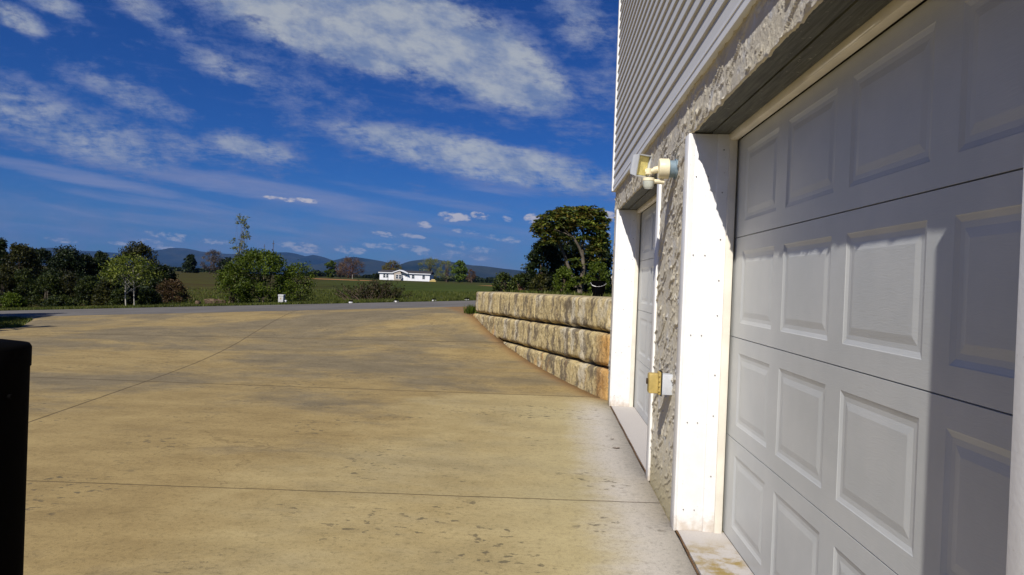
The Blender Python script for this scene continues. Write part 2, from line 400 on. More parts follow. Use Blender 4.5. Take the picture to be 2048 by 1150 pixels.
    if not slab: 
        c = t.mix(t.m('MULTIPLY', j, .72), c, (.06, .042, .025))
    else:
        st = t.ss(t.noise(P, 5., 6, .7), .42, .62)
        c = t.mix(t.m('MULTIPLY', st, t.ss(y, 3.74, 3.40)), (.46, .43, .405), (.30, .22, .08))
        c = t.mix(t.ss(grit, .5, .72, 0., .5), c, t.v('SCALE', c, .55))
    t.put(b.inputs['Base Color'], c)
    h = t.m('ADD', t.m('MULTIPLY', fine, .5), t.m('MULTIPLY', grit, .5))
    if not slab: h = t.m('SUBTRACT', h, t.m('MULTIPLY', j, 1.6))
    t.put(b.inputs['Normal'], t.bump(h, .34, .006)); return m
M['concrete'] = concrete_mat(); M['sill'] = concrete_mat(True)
def asphalt_mat():
    m, t, b = mat('grey_asphalt', .9, .15); P = obpos(t)
    n = t.noise(P, .6, 5); g = t.noise(P, 60., 4, .7)
    c = t.mix(t.ss(n, .3, .7), (.105, .098, .092), (.15, .14, .13))
    c = t.mix(t.ss(g, .4, .7, 0., .6), c, (.20, .185, .16))
    t.put(b.inputs['Base Color'], c); t.put(b.inputs['Normal'], t.bump(g, .4, .01)); return m
M['asphalt'] = asphalt_mat()
def ground_mat():
    m, t, b = mat('field_and_soil', .95, .08); P = obpos(t); x, y, z = t.sep(P)
    def attr(nm): 
        a = t.node('ShaderNodeAttribute'); a.attribute_name = nm; return a.outputs['Fac']
    st = t.noise(t.comb(t.m('MULTIPLY', x, .10), t.m('MULTIPLY', y, .55), 0.), 1., 6, .6, .3)
    n2 = t.noise(P, 3.5, 5, .65)
    br = t.mix(t.ss(st, .35, .65), (.050, .036, .010), (.062, .064, .014))
    gr = t.mix(t.ss(st, .35, .65), (.024, .036, .005), (.070, .092, .012))
    c = t.mix(attr('green'), br, gr)
    c = t.mix(t.ss(n2, .4, .7, 0., .5), c, t.v('SCALE', c, .5))
    so = t.mix(t.ss(t.noise(P, 14., 5, .7), .35, .65), (.10, .045, .02), (.27, .13, .06))
    c = t.mix(t.ss(t.m('ADD', attr('soil'), t.m('MULTIPLY', t.m('SUBTRACT', n2, .5), .5)), .4, .6), c, so)
    di = t.mix(t.ss(t.noise(P, .5, 5, .6), .35, .65), (.42, .17, .07), (.55, .27, .12))
    c = t.mix(t.ss(t.m('ADD', attr('dirt'), t.m('MULTIPLY', t.m('SUBTRACT', t.noise(P, .25, 4), .5), .4)), .42, .58), c, di)
    t.put(b.inputs['Base Color'], c); t.put(b.inputs['Normal'], t.bump(n2, .5, .05)); return m
M['ground'] = ground_mat()
def block_mat():
    m, t, b = mat('weathered_precast_block', .92, .1); P = obpos(t); x, y, z = t.sep(P)
    s = t.m('ADD', t.m('MULTIPLY', t.m('SUBTRACT', x, .75), -.348), t.m('MULTIPLY', t.m('SUBTRACT', y, 8.), .937))
    wv = t.m('MULTIPLY', t.m('SUBTRACT', t.noise(P, 6., 5, .65), .5), .34)
    Ps = t.comb(t.m('ADD', s, wv), 0., t.m('MULTIPLY', z, .24))
    a = t.noise(Ps, 6.5, 5, .68); a2 = t.noise(t.v('ADD', Ps, (11., 0, 4.)), 3.2, 4, .6); a3 = t.noise(t.v('ADD', Ps, (31., 0, 9.)), 17., 4, .65)
    f = t.noise(P, 26., 6, .7)
    c = t.mix(t.ss(f, .3, .7), (.42, .32, .145), (.61, .50, .28))
    c = t.mix(t.ss(a2, .52, .64, 0., .75), c, (.58, .53, .42))
    c = t.mix(t.ss(a, .47, .60, 0., .9), c, (.15, .12, .085))
    c = t.mix(t.ss(a3, .52, .68, 0., .75), c, (.12, .10, .07))
    org = t.m('MULTIPLY', t.ss(t.noise(t.v('ADD', Ps, (3., 0, 1.)), 2.6, 5, .6), .57, .68), t.ss(z, .95, .65, .25, 1.))
    c = t.mix(t.m('MULTIPLY', org, .8), c, (.50, .22, .04))
    c = t.mix(t.m('MULTIPLY', t.m('MULTIPLY', t.ss(t.m('ADD', s, t.m('MULTIPLY', wv, .8)), .42, .10), t.ss(z, .82, .70)), .62), c, (.55, .27, .06))
    c = t.mix(t.ss(t.noise(P, 16., 6, .78), .53, .64, 0., .7), c, (.09, .075, .05))
    t.put(b.inputs['Base Color'], c)
    t.put(b.inputs['Normal'], t.bump(t.m('ADD', f, t.m('MULTIPLY', t.noise(P, 70., 4), .5)), .8, .018)); return m
M['block'] = block_mat()
def hill_mat():
    m, t, b = mat('forested_mountain', .95, .05); P = obpos(t)
    n = t.noise(P, .0016, 8, .65); f = t.noise(P, .02, 4, .6)
    c = t.mix(t.ss(n, .38, .62), (.010, .018, .010), (.034, .038, .020))
    t.put(b.inputs['Base Color'], t.mix(t.ss(f, .4, .6, 0., .5), c, t.v('SCALE', c, .5))); return m
M['hill'] = hill_mat()
M['lf_dark'] = leafmat('dark_evergreen_leaves', [(.004, .010, .003), (.012, .024, .005), (.034, .050, .009)], trans=.1)
M['lf_olive'] = leafmat('olive_leaves', [(.008, .012, .003), (.030, .034, .006), (.085, .080, .012)], trans=.2)
M['lf_brush'] = leafmat('brush_leaves', [(.006, .013, .003), (.026, .042, .006), (.095, .115, .016)], trans=.2)
M['lf_green'] = leafmat('fresh_green_leaves', [(.030, .052, .005), (.080, .120, .009), (.16, .20, .02)], trans=.35)
M['lf_bright'] = leafmat('bright_green_leaves', [(.06, .10, .01), (.12, .18, .015), (.18, .24, .03)], trans=.3)
M['lf_pale'] = leafmat('pale_spring_leaves', [(.12, .14, .05), (.20, .22, .08), (.30, .31, .14)], trans=.3)
M['lf_young'] = leafmat('young_yellow_green_leaves', [(.06, .085, .01), (.13, .16, .02), (.24, .26, .04)], trans=.35)
M['lf_bronze'] = leafmat('bronze_buds', [(.05, .025, .012), (.09, .05, .02), (.12, .09, .03)], trans=.2)
M['lf_yellow'] = leafmat('yellow_brown_leaves', [(.09, .06, .012), (.15, .12, .02), (.16, .16, .03)], trans=.2)
M['lf_rhodo'] = leafmat('rhododendron_leaves', [(.010, .024, .004), (.042, .072, .008), (.12, .145, .02), (.25, .28, .04)], trans=.15)
M['lf_rhodo_rust'] = leafmat('rusty_rhododendron_leaves', [(.02, .03, .006), (.11, .09, .012), (.26, .20, .03)], trans=.15)
M['lf_twig'] = leafmat('grey_twig_sprays', [(.05, .038, .03), (.10, .08, .065), (.14, .115, .095)], trans=.0)
M['lf_twigred'] = leafmat('red_brown_twig_sprays', [(.06, .03, .018), (.11, .06, .035), (.15, .10, .05)], trans=.0)
M['grass'] = leafmat('grass_blades', [(.045, .06, .010), (.10, .13, .02), (.19, .19, .04)], trans=.3)
# ------------------------------------------------------------------ terrain
YK = [-9e9, 8.3, 9.5, 10.6, 11.6, 12.4, 13.2, 14.0, 15.5, 17.0, 9e9]
AK = [0, 0, .045, .115, .225, .342, .506, .74, .826, .84, .84]
BK = [0, 0, .006, .011, .019, .025, .043, .071, .066, .0613, .0613]
def drive_h(X, Y):
    r = 0
    for o in (-.5, -.25, 0, .25, .5):
        yy = np.asarray(Y, float) + o*.9
        r = r + np.interp(yy, YK, AK) + np.interp(yy, YK, BK)*np.clip(X, -42, 5)
    return r/5.
def wall_sd(X, Y):                       # signed distance behind the face of the block wall
    return (np.asarray(X)-.75)*.937 + (np.asarray(Y)-8.)*.348
def bank_edge(Y):                        # left limit of the raised bank
    Y = np.asarray(Y, float)
    e = .75 - .3717*(Y-8.)
    e2 = -1.48 + .02*(Y-14.) + .06*np.maximum(Y-17., 0)
    return np.where(Y < 14., e, e2)
def bank_h(X, Y):
    Y = np.asarray(Y, float)
    return 1.165 - .008*(Y-8.) + .02*(fbm(np.asarray(X)*2, Y*2, 5)-.5)
def ground_h(X, Y):
    X = np.asarray(X, float); Y = np.asarray(Y, float)
    h = drive_h(X, Y) - .035
    far = .60 + 0*X
    h = h + (far-h)*sstep(Y, 27., 62.)
    h = h + .03*(fbm(X*.35, Y*.35, 3)-.5)*sstep(Y, 22, 26)
    h = h - np.clip((Y-400)/3000, 0, 1)*6
    e = bank_edge(Y)
    inside = sstep(X-e, .12, .42)*sstep(Y, 7.9, 8.0)*np.where(Y > 14, 1, 1)
    w = sstep(Y, 27., 15.)
    side = sstep(X-e, .12, .42 + np.clip(Y-14, 0, 20)*.12)*sstep(Y, 7.9, 8.0)
    return h + (bank_h(X, Y)-h)*side*np.where(Y < 15, 1, w)
def ax(parts):
    r = []
    for a, b, n in parts: r += list(np.linspace(a, b, n, endpoint=False))
    return np.array(sorted(set(r + [parts[-1][1]])))
gx = ax([(-16000, -1500, 24), (-1500, -200, 40), (-200, -60, 40), (-60, -14, 50), (-14, -3, 44), (-3, 4, 70), (4, 12, 20), (12, 60, 24), (60, 600, 30), (600, 16000, 24)])
gy = ax([(-3000, -60, 8), (-60, 6, 24), (6, 7.9, 6), (7.9, 16, 80), (16, 30, 60), (30, 62, 32), (62, 200, 60), (200, 700, 50), (700, 3000, 24), (3000, 16000, 20)])
g, GP = grid('ground', lambda X, Y: (X, Y, ground_h(X, Y)), gx, gy, M['ground'])
tag(g, kind='structure')
X, Y = GP[:, 0], GP[:, 1]
def set_attr(o, nm, arr):
    a = o.data.attributes.new(nm, 'FLOAT', 'POINT'); a.data.foreach_set('value', np.asarray(arr, dtype=np.float32))
set_attr(g, 'green', np.clip(sstep(X/np.maximum(Y, 1), -.44, -.22), 0, 1)*np.clip(.35+.65*sstep(Y, 200, 60), 0, 1))
set_attr(g, 'soil', sstep(X-bank_edge(Y), .05, .3)*sstep(Y, 7.8, 8)*sstep(Y, 15.5, 13.5))
d1 = 1.15-np.hypot((X+43)/11., (Y-141)/17.); d2 = 1.1-np.hypot((X+7)/9., (Y-128)/12.)
set_attr(g, 'dirt', np.clip(np.maximum(d1, d2), 0, 1))
# concrete pad with its own thickness
def pad(name, left, right, y0, y1, ny, nx, m, lift=0., thick=.08):
    ys = np.linspace(y0, y1, ny); V = []; n = nx
    for y in ys:
        l, r = left(y), right(y)
        xs = np.linspace(l, r, n); yy = np.full(n, y)
        V.append(np.stack([xs, yy, drive_h(xs, yy)+lift], -1))
    V = np.array(V); top = V.reshape(-1, 3); idx = np.arange(ny*n).reshape(ny, n)
    F = np.stack([idx[:-1, :-1], idx[:-1, 1:], idx[1:, 1:], idx[1:, :-1]], -1).reshape(-1, 4)
    rim = list(idx[0, :]) + list(idx[1:, -1]) + list(idx[-1, -2::-1]) + list(idx[-2:0:-1, 0])
    b0 = len(top); low = top[rim] - np.array([0, 0, thick])
    R = len(rim); SF = np.array([[rim[i], b0+i, b0+(i+1) % R, rim[(i+1) % R]] for i in range(R)])
    return mesh_obj(name, np.vstack([top, low]), np.vstack([F, SF]), m, None, False)
def dl(y): return float(np.interp(y, [-5, 4, 12.7, 13.8, 15.6, 16.4], [-14, -12.5, -10.5, -11.1, -12.1, -13.4]))
def dr_(y): return float(np.interp(y, [-5, 7.97, 8.0, 14.0, 15.0, 16.2, 17], [.755, .755, .80, -1.42, -1.62, -1.72, -1.5]))
def far_edge(x): return 17.0
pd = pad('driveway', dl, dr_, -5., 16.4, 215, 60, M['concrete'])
tag(pd, 'weathered tan concrete driveway with joints in front of the garage', kind='structure')
rd = pad('road', lambda y: -60., lambda y: 12., 16.42, 23.0, 30, 80, M['asphalt'], -.012)
tag(rd, 'grey asphalt road beyond the concrete driveway', kind='structure')
# curved left return of the road: worn gravel shoulder
# ------------------------------------------------------------------ garage
GX = .762                                   # stucco face
SZ = 2.44                                   # bottom of the siding
OZ = 2.19                                   # top of the openings
DOORS = [(1.122, 3.79), (4.84, 7.62)]
Y0, Y1, XB = -4.0, 8.0, 7.5
B = empty('garage_building', (4, 2, 0), 'stucco garage with white lap siding above and two white garage doors', 'garage')
def stucco_grid(mb_lists, y0, y1, z0, z1, res, jag=False):
    ys = np.linspace(y0, y1, max(2, int((y1-y0)/res))); zs = np.linspace(z0, z1, max(2, int((z1-z0)/res)))
    Yg, Zg = np.meshgrid(ys, zs, indexing='ij')
    a = math.radians(-32)                  # strokes rise towards the camera
    wy = Yg + .05*(fbm(Yg*4, Zg*4, 40)-.5); wz = Zg + .08*(fbm(Yg*5, Zg*5, 41)-.5)
    U = wy*math.cos(a) + wz*math.sin(a); Vv = -wy*math.sin(a) + wz*math.cos(a)
    def crest(fy, fz, sd, th, am):
        n = vnoise(wy*fy, wz*fz, sd)*.7 + vnoise(wy*fy*2.1, wz*fz*2.1, sd+1)*.3
        rd = 1-np.abs(2*n-1)
        gt = sstep(vnoise(Yg*fy*.9+7, Zg*fz*.9, sd+2), .30, .55)
        return am*np.clip((rd-th)/(1-th), 0, 1)**1.3*gt
    c_ = 1.3*(.47*wy + .88*wz); u_ = 1.3*(.88*wy - .47*wz)
    sw = -c_*11.5 + 2.2*fbm(u_*4.2, c_*5., 50, 3) + .8*vnoise(u_*1.5, c_*2., 55)
    fr = sw-np.floor(sw); ter = np.where(fr < .93, (fr/.93)**7, (1-fr)/.07)
    gate = sstep(vnoise(u_*6., c_*12, 60)*.75+vnoise(u_*14, c_*26, 61)*.25, .42, .56)
    sw2 = -c_*19. + 2.0*fbm(u_*9, c_*9., 150, 3); f2 = sw2-np.floor(sw2); t2 = np.where(f2 < .9, (f2/.9)**7, (1-f2)/.10)
    g2 = sstep(vnoise(u_*9, c_*18, 160), .62, .76)
    h = .0118*ter*gate + .0065*t2*g2 + .0022*fbm(Yg*6, Zg*6, 70, 3) + .0022*vnoise(Yg*95, Zg*95, 71)
    dv = sstep(vnoise(Yg*60, Zg*45, 80), .84, .94)*sstep(vnoise(Yg*6, Zg*6, 81), .5, .7)
    h = h + .004*dv
    fade = np.minimum(1, sstep(Zg, -.02, .35)*.75+.25)
    Xg = GX - h*fade + .004
    Zq = Zg.copy()
    if jag:
        drop = .010*sstep(fbm(ys*16, ys*0+3.3, 90, 3), .45, .75) + .003*vnoise(ys*70, ys*0, 91)
        k = np.exp(-(Zg-z0)/.02); Zq = Zg - drop[:, None]*k
    P = np.stack([Xg, Yg, Zq], -1)
    i = np.arange(P.shape[0]*P.shape[1]).reshape(P.shape[:2])
    F = np.stack([i[:-1, :-1], i[:-1, 1:], i[1:, 1:], i[1:, :-1]], -1).reshape(-1, 4)
    V = P.reshape(-1, 3)
    if jag:                                # lower lip turned back under the band
        b0 = len(V); lip = P[:, 0].copy(); lip[:, 0] = GX+.012; V = np.vstack([V, lip])
        e = i[:, 0]; F2 = np.array([[e[j], e[j+1], b0+j+1, b0+j] for j in range(len(ys)-1)]); F = np.vstack([F, F2])
    base = sum(len(v) for v, f in mb_lists); mb_lists.append((V, F+base))
L = []
stucco_grid(L, 3.90, 4.76, -.02, OZ-.002, .0055)
stucco_grid(L, 7.71, 8.0, -.02, OZ-.002, .0075)
stucco_grid(L, 1.6, 8.0, OZ, SZ+.05, .0060, True)
stucco_grid(L, -4., 1.6, OZ, SZ+.05, .03)
stucco_grid(L, -4., 1.0, -.02, OZ, .03)
# north corner return
wall = mesh_obj('stucco_wall', np.vstack([v for v, f in L]), np.vstack([f for v, f in L]), M['stucco'], B, False)
core = MB()
for a, b in ((-4., 1.07), (3.81, 4.82), (7.64, 8.0)): core.box(GX+.014, 1.06, a, b, -.3, OZ)
core.box(GX+.014, 1.06, -4., 8., OZ+.03, SZ+.06)
core.box(1.06, XB, 7.82, 8.0, -.3, SZ+.06); core.box(1.06, XB, -4., -3.82, -.3, SZ+.06); core.box(XB, XB+.2, -4., 8., -.3, SZ+.06)
core.box(GX+.014, XB+.2, -3.98, 7.98, SZ+.06, SZ+.2)
core.build('wall_core', M['stucco'], B)
# lap siding
sd = MB(); EX = .102; SX = .739; NL = 36
def laps(mb, fun):
    pass
prof = []
for k in range(NL):
    z = SZ + .055 + k*EX
    prof += [(SX-.012, z), (SX+.001, z+EX*.9), (SX+.004, z+EX-.0015)]
V = []; F = []
for (x, z) in prof: V += [(x, -4., z), (x, 8.04, z)]
for i in range(len(prof)-1): F.append((2*i, 2*i+2, 2*i+3, 2*i+1))
b0 = len(V)
prof2 = [(7.99 + (SX+.03-x) + .0, z) for x, z in prof]
for (y, z) in prof2: V += [(SX+.03, y+.03, z), (XB+.3, y+.03, z)]
for i in range(len(prof2)-1): F.append((b0+2*i, b0+2*i+2, b0+2*i+3, b0+2*i+1))
mesh_obj('lap_siding', V, F, M['siding'], B)
ct = MB(); ZT = SZ + .055 + NL*EX
ct.box(SX-.022, SX+.04, 7.985, 8.06, SZ-.004, ZT, .006)
ct.box(SX+.0405, SX+.12, 8.0, 8.075, SZ-.004, ZT, .006)
ct.build('corner_post', M['trim'], B)
st = MB()
st.box(SX-.006, GX+.012, -4., 7.98, SZ-.002, SZ+.018)
st.box(SX-.010, SX-.006, -4., 7.98, SZ-.008, SZ+.040)
st.box(SX-.014, SX-.010, -4., 7.98, SZ+.036, SZ+.052)
autosmooth(st.build('starter_strip', M['trim_blue'], B))
up = MB(); up.box(SX+.05, XB+.25, -3.97, 8.0, SZ+.2, ZT); up.build('upper_wall', M['siding'], B)
rf = MB(); zr = ZT; 
rf.add([(SX-.12, -4.3, zr), (XB+.55, -4.3, zr), (XB+.55, 8.35, zr), (SX-.12, 8.35, zr), ((SX+XB)/2, -4.3, zr+2.2), ((SX+XB)/2, 8.35, zr+2.2)],
       [(0, 3, 2, 1), (0, 1, 4), (3, 5, 2), (0, 4, 5, 3), (1, 2, 5, 4)])
rf.build('roof', M['roof_far'], B)
ds = MB(); zx = 1.43
ds.tube([(.865, 8.10, ZT-.1), (.865, 8.10, 1.62), (.85, 8.12, 1.52), (.80, 8.22, zx)], [.036]*4, 8)
autosmooth(ds.build('downspout', M['trim'], B))
# door surrounds, lintels and doors
def section_mesh(y0, y1, z0, z1, npan, pw, gap, zo, zh, x):
    mb = MB(); tot = npan*pw+(npan-1)*gap; s0 = (y0+y1)/2 - tot/2
    pans = [(s0+i*(pw+gap), s0+i*(pw+gap)+pw) for i in range(npan)]
    za, zb = z0+zo, z0+zo+zh
    ycuts = [y0]+[c for p in pans for c in p]+[y1]; zc = [z0, za, zb, z1]
    for i in range(len(ycuts)-1):
        for j in range(3):
            if j == 1 and i % 2 == 1: continue
            a, b = ycuts[i], ycuts[i+1]; c, d = zc[j], zc[j+1]
            mb.add([(x, a, c), (x, a, d), (x, b, d), (x, b, c)], [(0, 3, 2, 1)])
    for a, b in pans:
        loops = [(0, 0), (.003, .0015), (.018, .0055), (.034, .006), (.056, .003), (.060, .0025)]
        vs = []
        for ins, dep in loops:
            vs += [(x+dep, a+ins, za+ins), (x+dep, b-ins, za+ins), (x+dep, b-ins, zb-ins), (x+dep, a+ins, zb-ins)]
        fs = []
        for k in range(len(loops)-1):
            for e in range(4):
                fs.append((4*k+e, 4*k+(e+1) % 4, 4*(k+1)+(e+1) % 4, 4*(k+1)+e))
        fs.append(tuple(range(4*(len(loops)-1), 4*len(loops))))
        mb.add(vs, fs)
    # rolled edges of the section
    mb.add([(x, y0, z1), (x, y1, z1), (x+.012, y0, z1+.002), (x+.012, y1, z1+.002)], [(0, 1, 3, 2)])
    mb.add([(x, y0, z0), (x, y1, z0), (x+.012, y0, z0-.0005), (x+.012, y1, z0-.0005)], [(0, 2, 3, 1)])
    return mb
for di, (ya, yb) in enumerate(DOORS):
    dw = 'near' if di == 0 else 'far'
    lt = MB()
    lt.box(GX+.003, .868, ya-.06, yb+.004, OZ+.002, OZ+.03); lt.box(.872, .965, ya-.06, yb+.004, OZ-.004, OZ+.03)
    lt.box(.866, .874, ya-.06, yb+.004, OZ+.006, OZ+.03)
    lt.build('lintel', M['steel'], B)
    fr = MB()
    # far jamb: board, outer trim, inner stop
    fr.box(.762, .962, yb, yb+.03, 0.003, OZ-.005, .002)
    fr.box(.748, .765, yb-.004, yb+.10, 0.0, OZ-.004, .004)
    fr.box(.905, .972, yb-.010, yb+.0, 0.002, OZ-.006, .002)
    fr.box(.766, .785, yb-.0015, yb+.001, 0.0025, OZ-.0055)
    fr.cur = 2
    fr.box(.965, 1.008, yb-.022, yb+.002, 0.002, OZ-.012, .006)
    fr.cur = 0
    fr.box(.748, .765, ya-.10, ya+.004, 0.0, OZ-.004, .004)
    fr.box(.762, .962, ya-.03, ya, 0.003, OZ-.005, .002)
    fr.box(.905, .972, ya, ya+.010, 0.002, OZ-.006, .002)
    fr.cur = 2
    fr.box(.965, 1.008, ya-.002, ya+.022, 0.002, OZ-.012, .006)
    fr.box(.966, 1.012, ya-.05, yb+.05, OZ-.040, OZ+.01, .010)
    fr.cur = 1
    for z in (.12, .60, 1.08, 1.52, 1.95):
        for x in (.80, .86):
            c = Vector((x + random.uniform(-.004, .004), yb-.001, z)); fr.tube([c, c+Vector((0, -.003, 0))], [.0038, .0034], 8)
    for z in (.33, .66, .87, 1.18, 1.40, 1.62, 1.86, 2.08):
        c = Vector((.938, yb-.010, z+random.uniform(-.02, .02))); fr.tube([c, c+Vector((0, -.004, 0))], [.0042, .0036], 8)
    autosmooth(fr.build('door_frame', [M['trim'], M['screw'], M['trim_cream']], B), 40)
    dr = empty('garage_door', (1.02, (ya+yb)/2, 0), None, None); dr.parent = B; dr.location = Vector((1.02, (ya+yb)/2, 0)) - Vector((4, 2, 0))
    for k in range(4):
        z0 = .012 + k*.536
        sm = section_mesh(ya-.02, yb+.02, z0+.002, z0+.5335, 4, .495, .125, .078, .378, 1.02)
        sm.build('door_section', M['door'], dr)
    bk = MB(); bk.box(1.036, 1.055, ya-.06, yb+.06, 0.0, OZ+.04); bk.cur = 0
    bk.box(1.022, 1.034, ya-.02, yb+.02, 0.0065, .0135, .002)
    bk.build('bottom_seal', M['gasket'], dr)
    # sill
    sl_ = MB(); sl_.box(.772, 1.06, ya+.002, yb-.002, -.1, .006, 0)
    sl_.build('door_sill', M['sill'], B)
    jt = MB()
    pts = [(.7615+.003*math.sin(y*9)+.002*random.random(), y) for y in np.linspace(ya, yb, 90)]
    vs = [v for x, y in pts for v in ((x-.0045, y, .0045), (x+.0045+.003*random.random(), y, .0045))]
    jt.add(vs, [(2*i, 2*i+1, 2*i+3, 2*i+2) for i in range(len(pts)-1)])
    jt.build('expansion_joint', M['leafdry'], B)
# ------------------------------------------------------------------ security light
wy, wz = 4.21, 2.06
LG = empty('security_light', (GX, wy, wz), 'cream twin-head security light with one square lamp on the stucco between the garage doors', 'light')
m_ = MB(); m_.tube([(GX, wy, wz), (GX-.008, wy, wz), (GX-.008, wy, wz), (GX-.045, wy, wz)], [.062, .062, .052, .052], 28)
autosmooth(m_.build('junction_box', M['greyblue'], LG))
m_ = MB(); m_.tube([(GX-.0455, wy, wz), (GX-.048, wy, wz), (GX-.100, wy, wz), (GX-.108, wy, wz), (GX-.110, wy, wz)], [.056, .062, .062, .057, .02], 32)
autosmooth(m_.build('cover', M['cream'], LG))
m_ = MB(); m_.tube([(GX-.108, wy, wz-.005), (GX-.135, wy+.005, wz-.01)], [.022, .02], 14)
m_.tube([(GX-.130, wy+.004, wz-.012), (GX-.185, wy+.01, wz-.02)], [.016, .016], 12)
m_.tube([(GX-.165, wy+.008, wz-.035), (GX-.165, wy+.008, wz-.0)], [.021, .021], 12)
autosmooth(m_.build('arm', M['cream'], LG))
head = empty('lamp_head', (-.215, .02, .02), None, None); head.parent = LG
hm = MB()
def tr_head(p):                         # local axes: x width, y depth to the front (-), z up; turned to look towards the camera and downward
    v = Matrix.Rotation(math.radians(34), 4, 'Z') @ Matrix.Rotation(math.radians(12), 4, 'X') @ Vector(p)
    return v + Vector((GX-.215, wy+.02, wz+.02))
def frustum(mb, rings):
    vs = []; n = 4
    for w, h, y in rings: vs += [tr_head((sx*w, y, sz*h)) for sx, sz in ((-1, -1), (1, -1), (1, 1), (-1, 1))]
    fs = [(4*k+e, 4*k+(e+1) % 4, 4*k+4+(e+1) % 4, 4*k+4+e) for k in range(len(rings)-1) for e in range(4)]
    fs += [(3, 2, 1, 0), tuple(range(4*len(rings)-4, 4*len(rings)))]
    mb.add(vs, fs)
frustum(hm, [(.026, .034, .062), (.045, .058, .028), (.050, .066, -.030), (.052, .068, -.034), (.046, .061, -.034), (.044, .059, -.016)])
hm.build('housing', M['greybox'], head)
hm = MB(); frustum(hm, [(.0435, .0585, -.0165), (.040, .054, -.020)]); hm.build('reflector', M['reflector'], head)
m_ = MB(); sx, sy, sz = GX-.165, wy-.005, wz-.075
m_.tube([(GX-.085, wy, wz-.05), (GX-.085, wy, wz-.085)], [.012, .012], 10)
m_.tube([(GX-.07, wy, wz-.082), (GX-.17, wy, wz-.076)], [.014, .014], 12)
m_.tube([(sx, sy, wz-.060), (sx, sy, wz-.078)], [.035, .036], 20)
autosmooth(m_.build('sensor_arm', M['cream'], LG))
m_ = MB(); m_.tube([(sx, sy, wz-.078), (sx, sy, wz-.112), (sx, sy, wz-.124)], [.034, .032, .024], 20)
autosmooth(m_.build('sensor_lens', M['glass'], LG))
# ------------------------------------------------------------------ outlet box
oy, oz = 4.10, .765
OB = empty('outlet_box', (GX, oy, oz), 'yellowed weatherproof outlet cover on a grey box low on the stucco pier', 'outlet')
m_ = MB(); m_.box(GX-.058, GX+.01, oy-.04, oy+.04, oz-.062, oz+.058, .003); autosmooth(m_.build('back_box', M['greybox'], OB))
m_ = MB(); m_.box(GX-.064, GX-.0585, oy-.043, oy+.043, oz-.072, oz+.075, .002); m_.build('gasket', M['gasket'], OB)
m_ = MB(); m_.box(GX-.135, GX-.078, oy-.034, oy+.034, oz-.058, oz+.060, .008); m_.box(GX-.0775, GX-.0645, oy-.040, oy+.040, oz-.064, oz+.070, .004)
for k in range(4): m_.box(GX-.080, GX-.072, oy-.046, oy-.0345, oz-.045+k*.03, oz-.035+k*.03, .001)
autosmooth(m_.build('cover', M['yellowed'], OB))
m_ = MB(); m_.box(GX-.147, GX-.1355, oy-.006, oy+.006, oz-.006, oz+.028, .003); m_.build('latch', M['wood'], OB)
# ------------------------------------------------------------------ block wall
RWL = empty('retaining_wall', (-.3, 11, 0), 'retaining wall of big stained precast concrete blocks running back from the garage corner', 'wall')
Wd = np.array([-.348, .937]); Wn = np.array([-.937, -.348]); O = np.array([.75, 8.0])
def block(s0, s1, zb, zt, seed, endround=0.):
    ns = max(8, int((s1-s0)/.018)); S = np.linspace(s0, s1, ns)
    tt = np.array([0, .008, .02, .035, .05, .07, .10, .15, .20, .26, .32, .38, .44, .5, .56, .62, .68, .74, .80, .85, .89, .92, .95, .975, 1.])
    prof_o = np.interp(tt, [0, .03, .065, .11, .17, .88, .95, .98, 1], [-.15, -.12, -.06, -.016, 0, 0, -.010, -.026, -.045])
    Sg, Tg = np.meshgrid(S, tt, indexing='ij')
    zb_ = zb(S)[:, None]; zt_ = zt(S)[:, None]
    Z = zb_ + (zt_-zb_)*Tg
    Od = prof_o[None, :] + 0*Sg
    rag = (fbm(Sg*9, Tg*0+seed, seed, 3)-.5)
    Od = Od - np.exp(-Tg/.10)*np.clip(rag, -.3, .6)*.2
    Z = Z + np.exp(-Tg/.05)*np.clip(rag, -.1, .5)*.13
    Od = Od + .022*(fbm(Sg*4, Z*4, seed+3, 4)-.5) + .026*(fbm(Sg*20, Z*14, seed+5, 4)-.5)
    de = np.minimum(Sg-s0, s1-Sg); Od = Od - .008*np.exp(-de/.012)
    if endround: Od = Od - .22*np.clip(1-(s1-Sg)/.16, 0, 1)**2
    P = np.empty((ns, len(tt)+1, 3))
    XY = O + S[:, None, None]*0 + (Sg[..., None]*Wd) + Od[..., None]*Wn
    P[:, :-1, :2] = XY; P[:, :-1, 2] = Z
    bk = O + S[:, None]*Wd + Wn*(-.55); P[:, -1, :2] = bk; P[:, -1, 2] = zt(S)+.012
    n2 = len(tt)+1; i = np.arange(ns*n2).reshape(ns, n2)
    F = np.stack([i[:-1, :-1], i[1:, :-1], i[1:, 1:], i[:-1, 1:]], -1).reshape(-1, 4)
    V = P.reshape(-1, 3).tolist(); F = [tuple(f) for f in F]
    for e, sgn in ((0, 1), (ns-1, -1)):
        c = len(V); V.append((*(O + S[e]*Wd - .55*Wn), float(zb(S[e:e+1])[0])))
        loop = list(i[e, :]) + [c]; F.append(tuple(loop if sgn > 0 else loop[::-1]))
    return mesh_obj('block', V, F, M['block'], RWL, True)
def ztop(s): return 1.19 - .011*np.asarray(s)
def zs1(s): return .775 - .017*np.asarray(s)
def zs2(s): return .352 - .017*np.asarray(s)
def zbo(s): return -.09 - .0*np.asarray(s)
for k, (a, b) in enumerate(((.0, 2.62), (2.63, 4.58), (4.59, 6.42))): block(a, b, lambda s: zs1(s)+.006, ztop, 100+k*7, b > 6)
for k, (a, b) in enumerate(((.0, 1.7), (1.71, 3.9), (3.91, 6.46))): block(a, b, lambda s: zs2(s)+.006, zs1, 200+k*7)
for k, (a, b) in enumerate(((.0, 2.3), (2.31, 4.9))): block(a, b, zbo, zs2, 300+k*7)
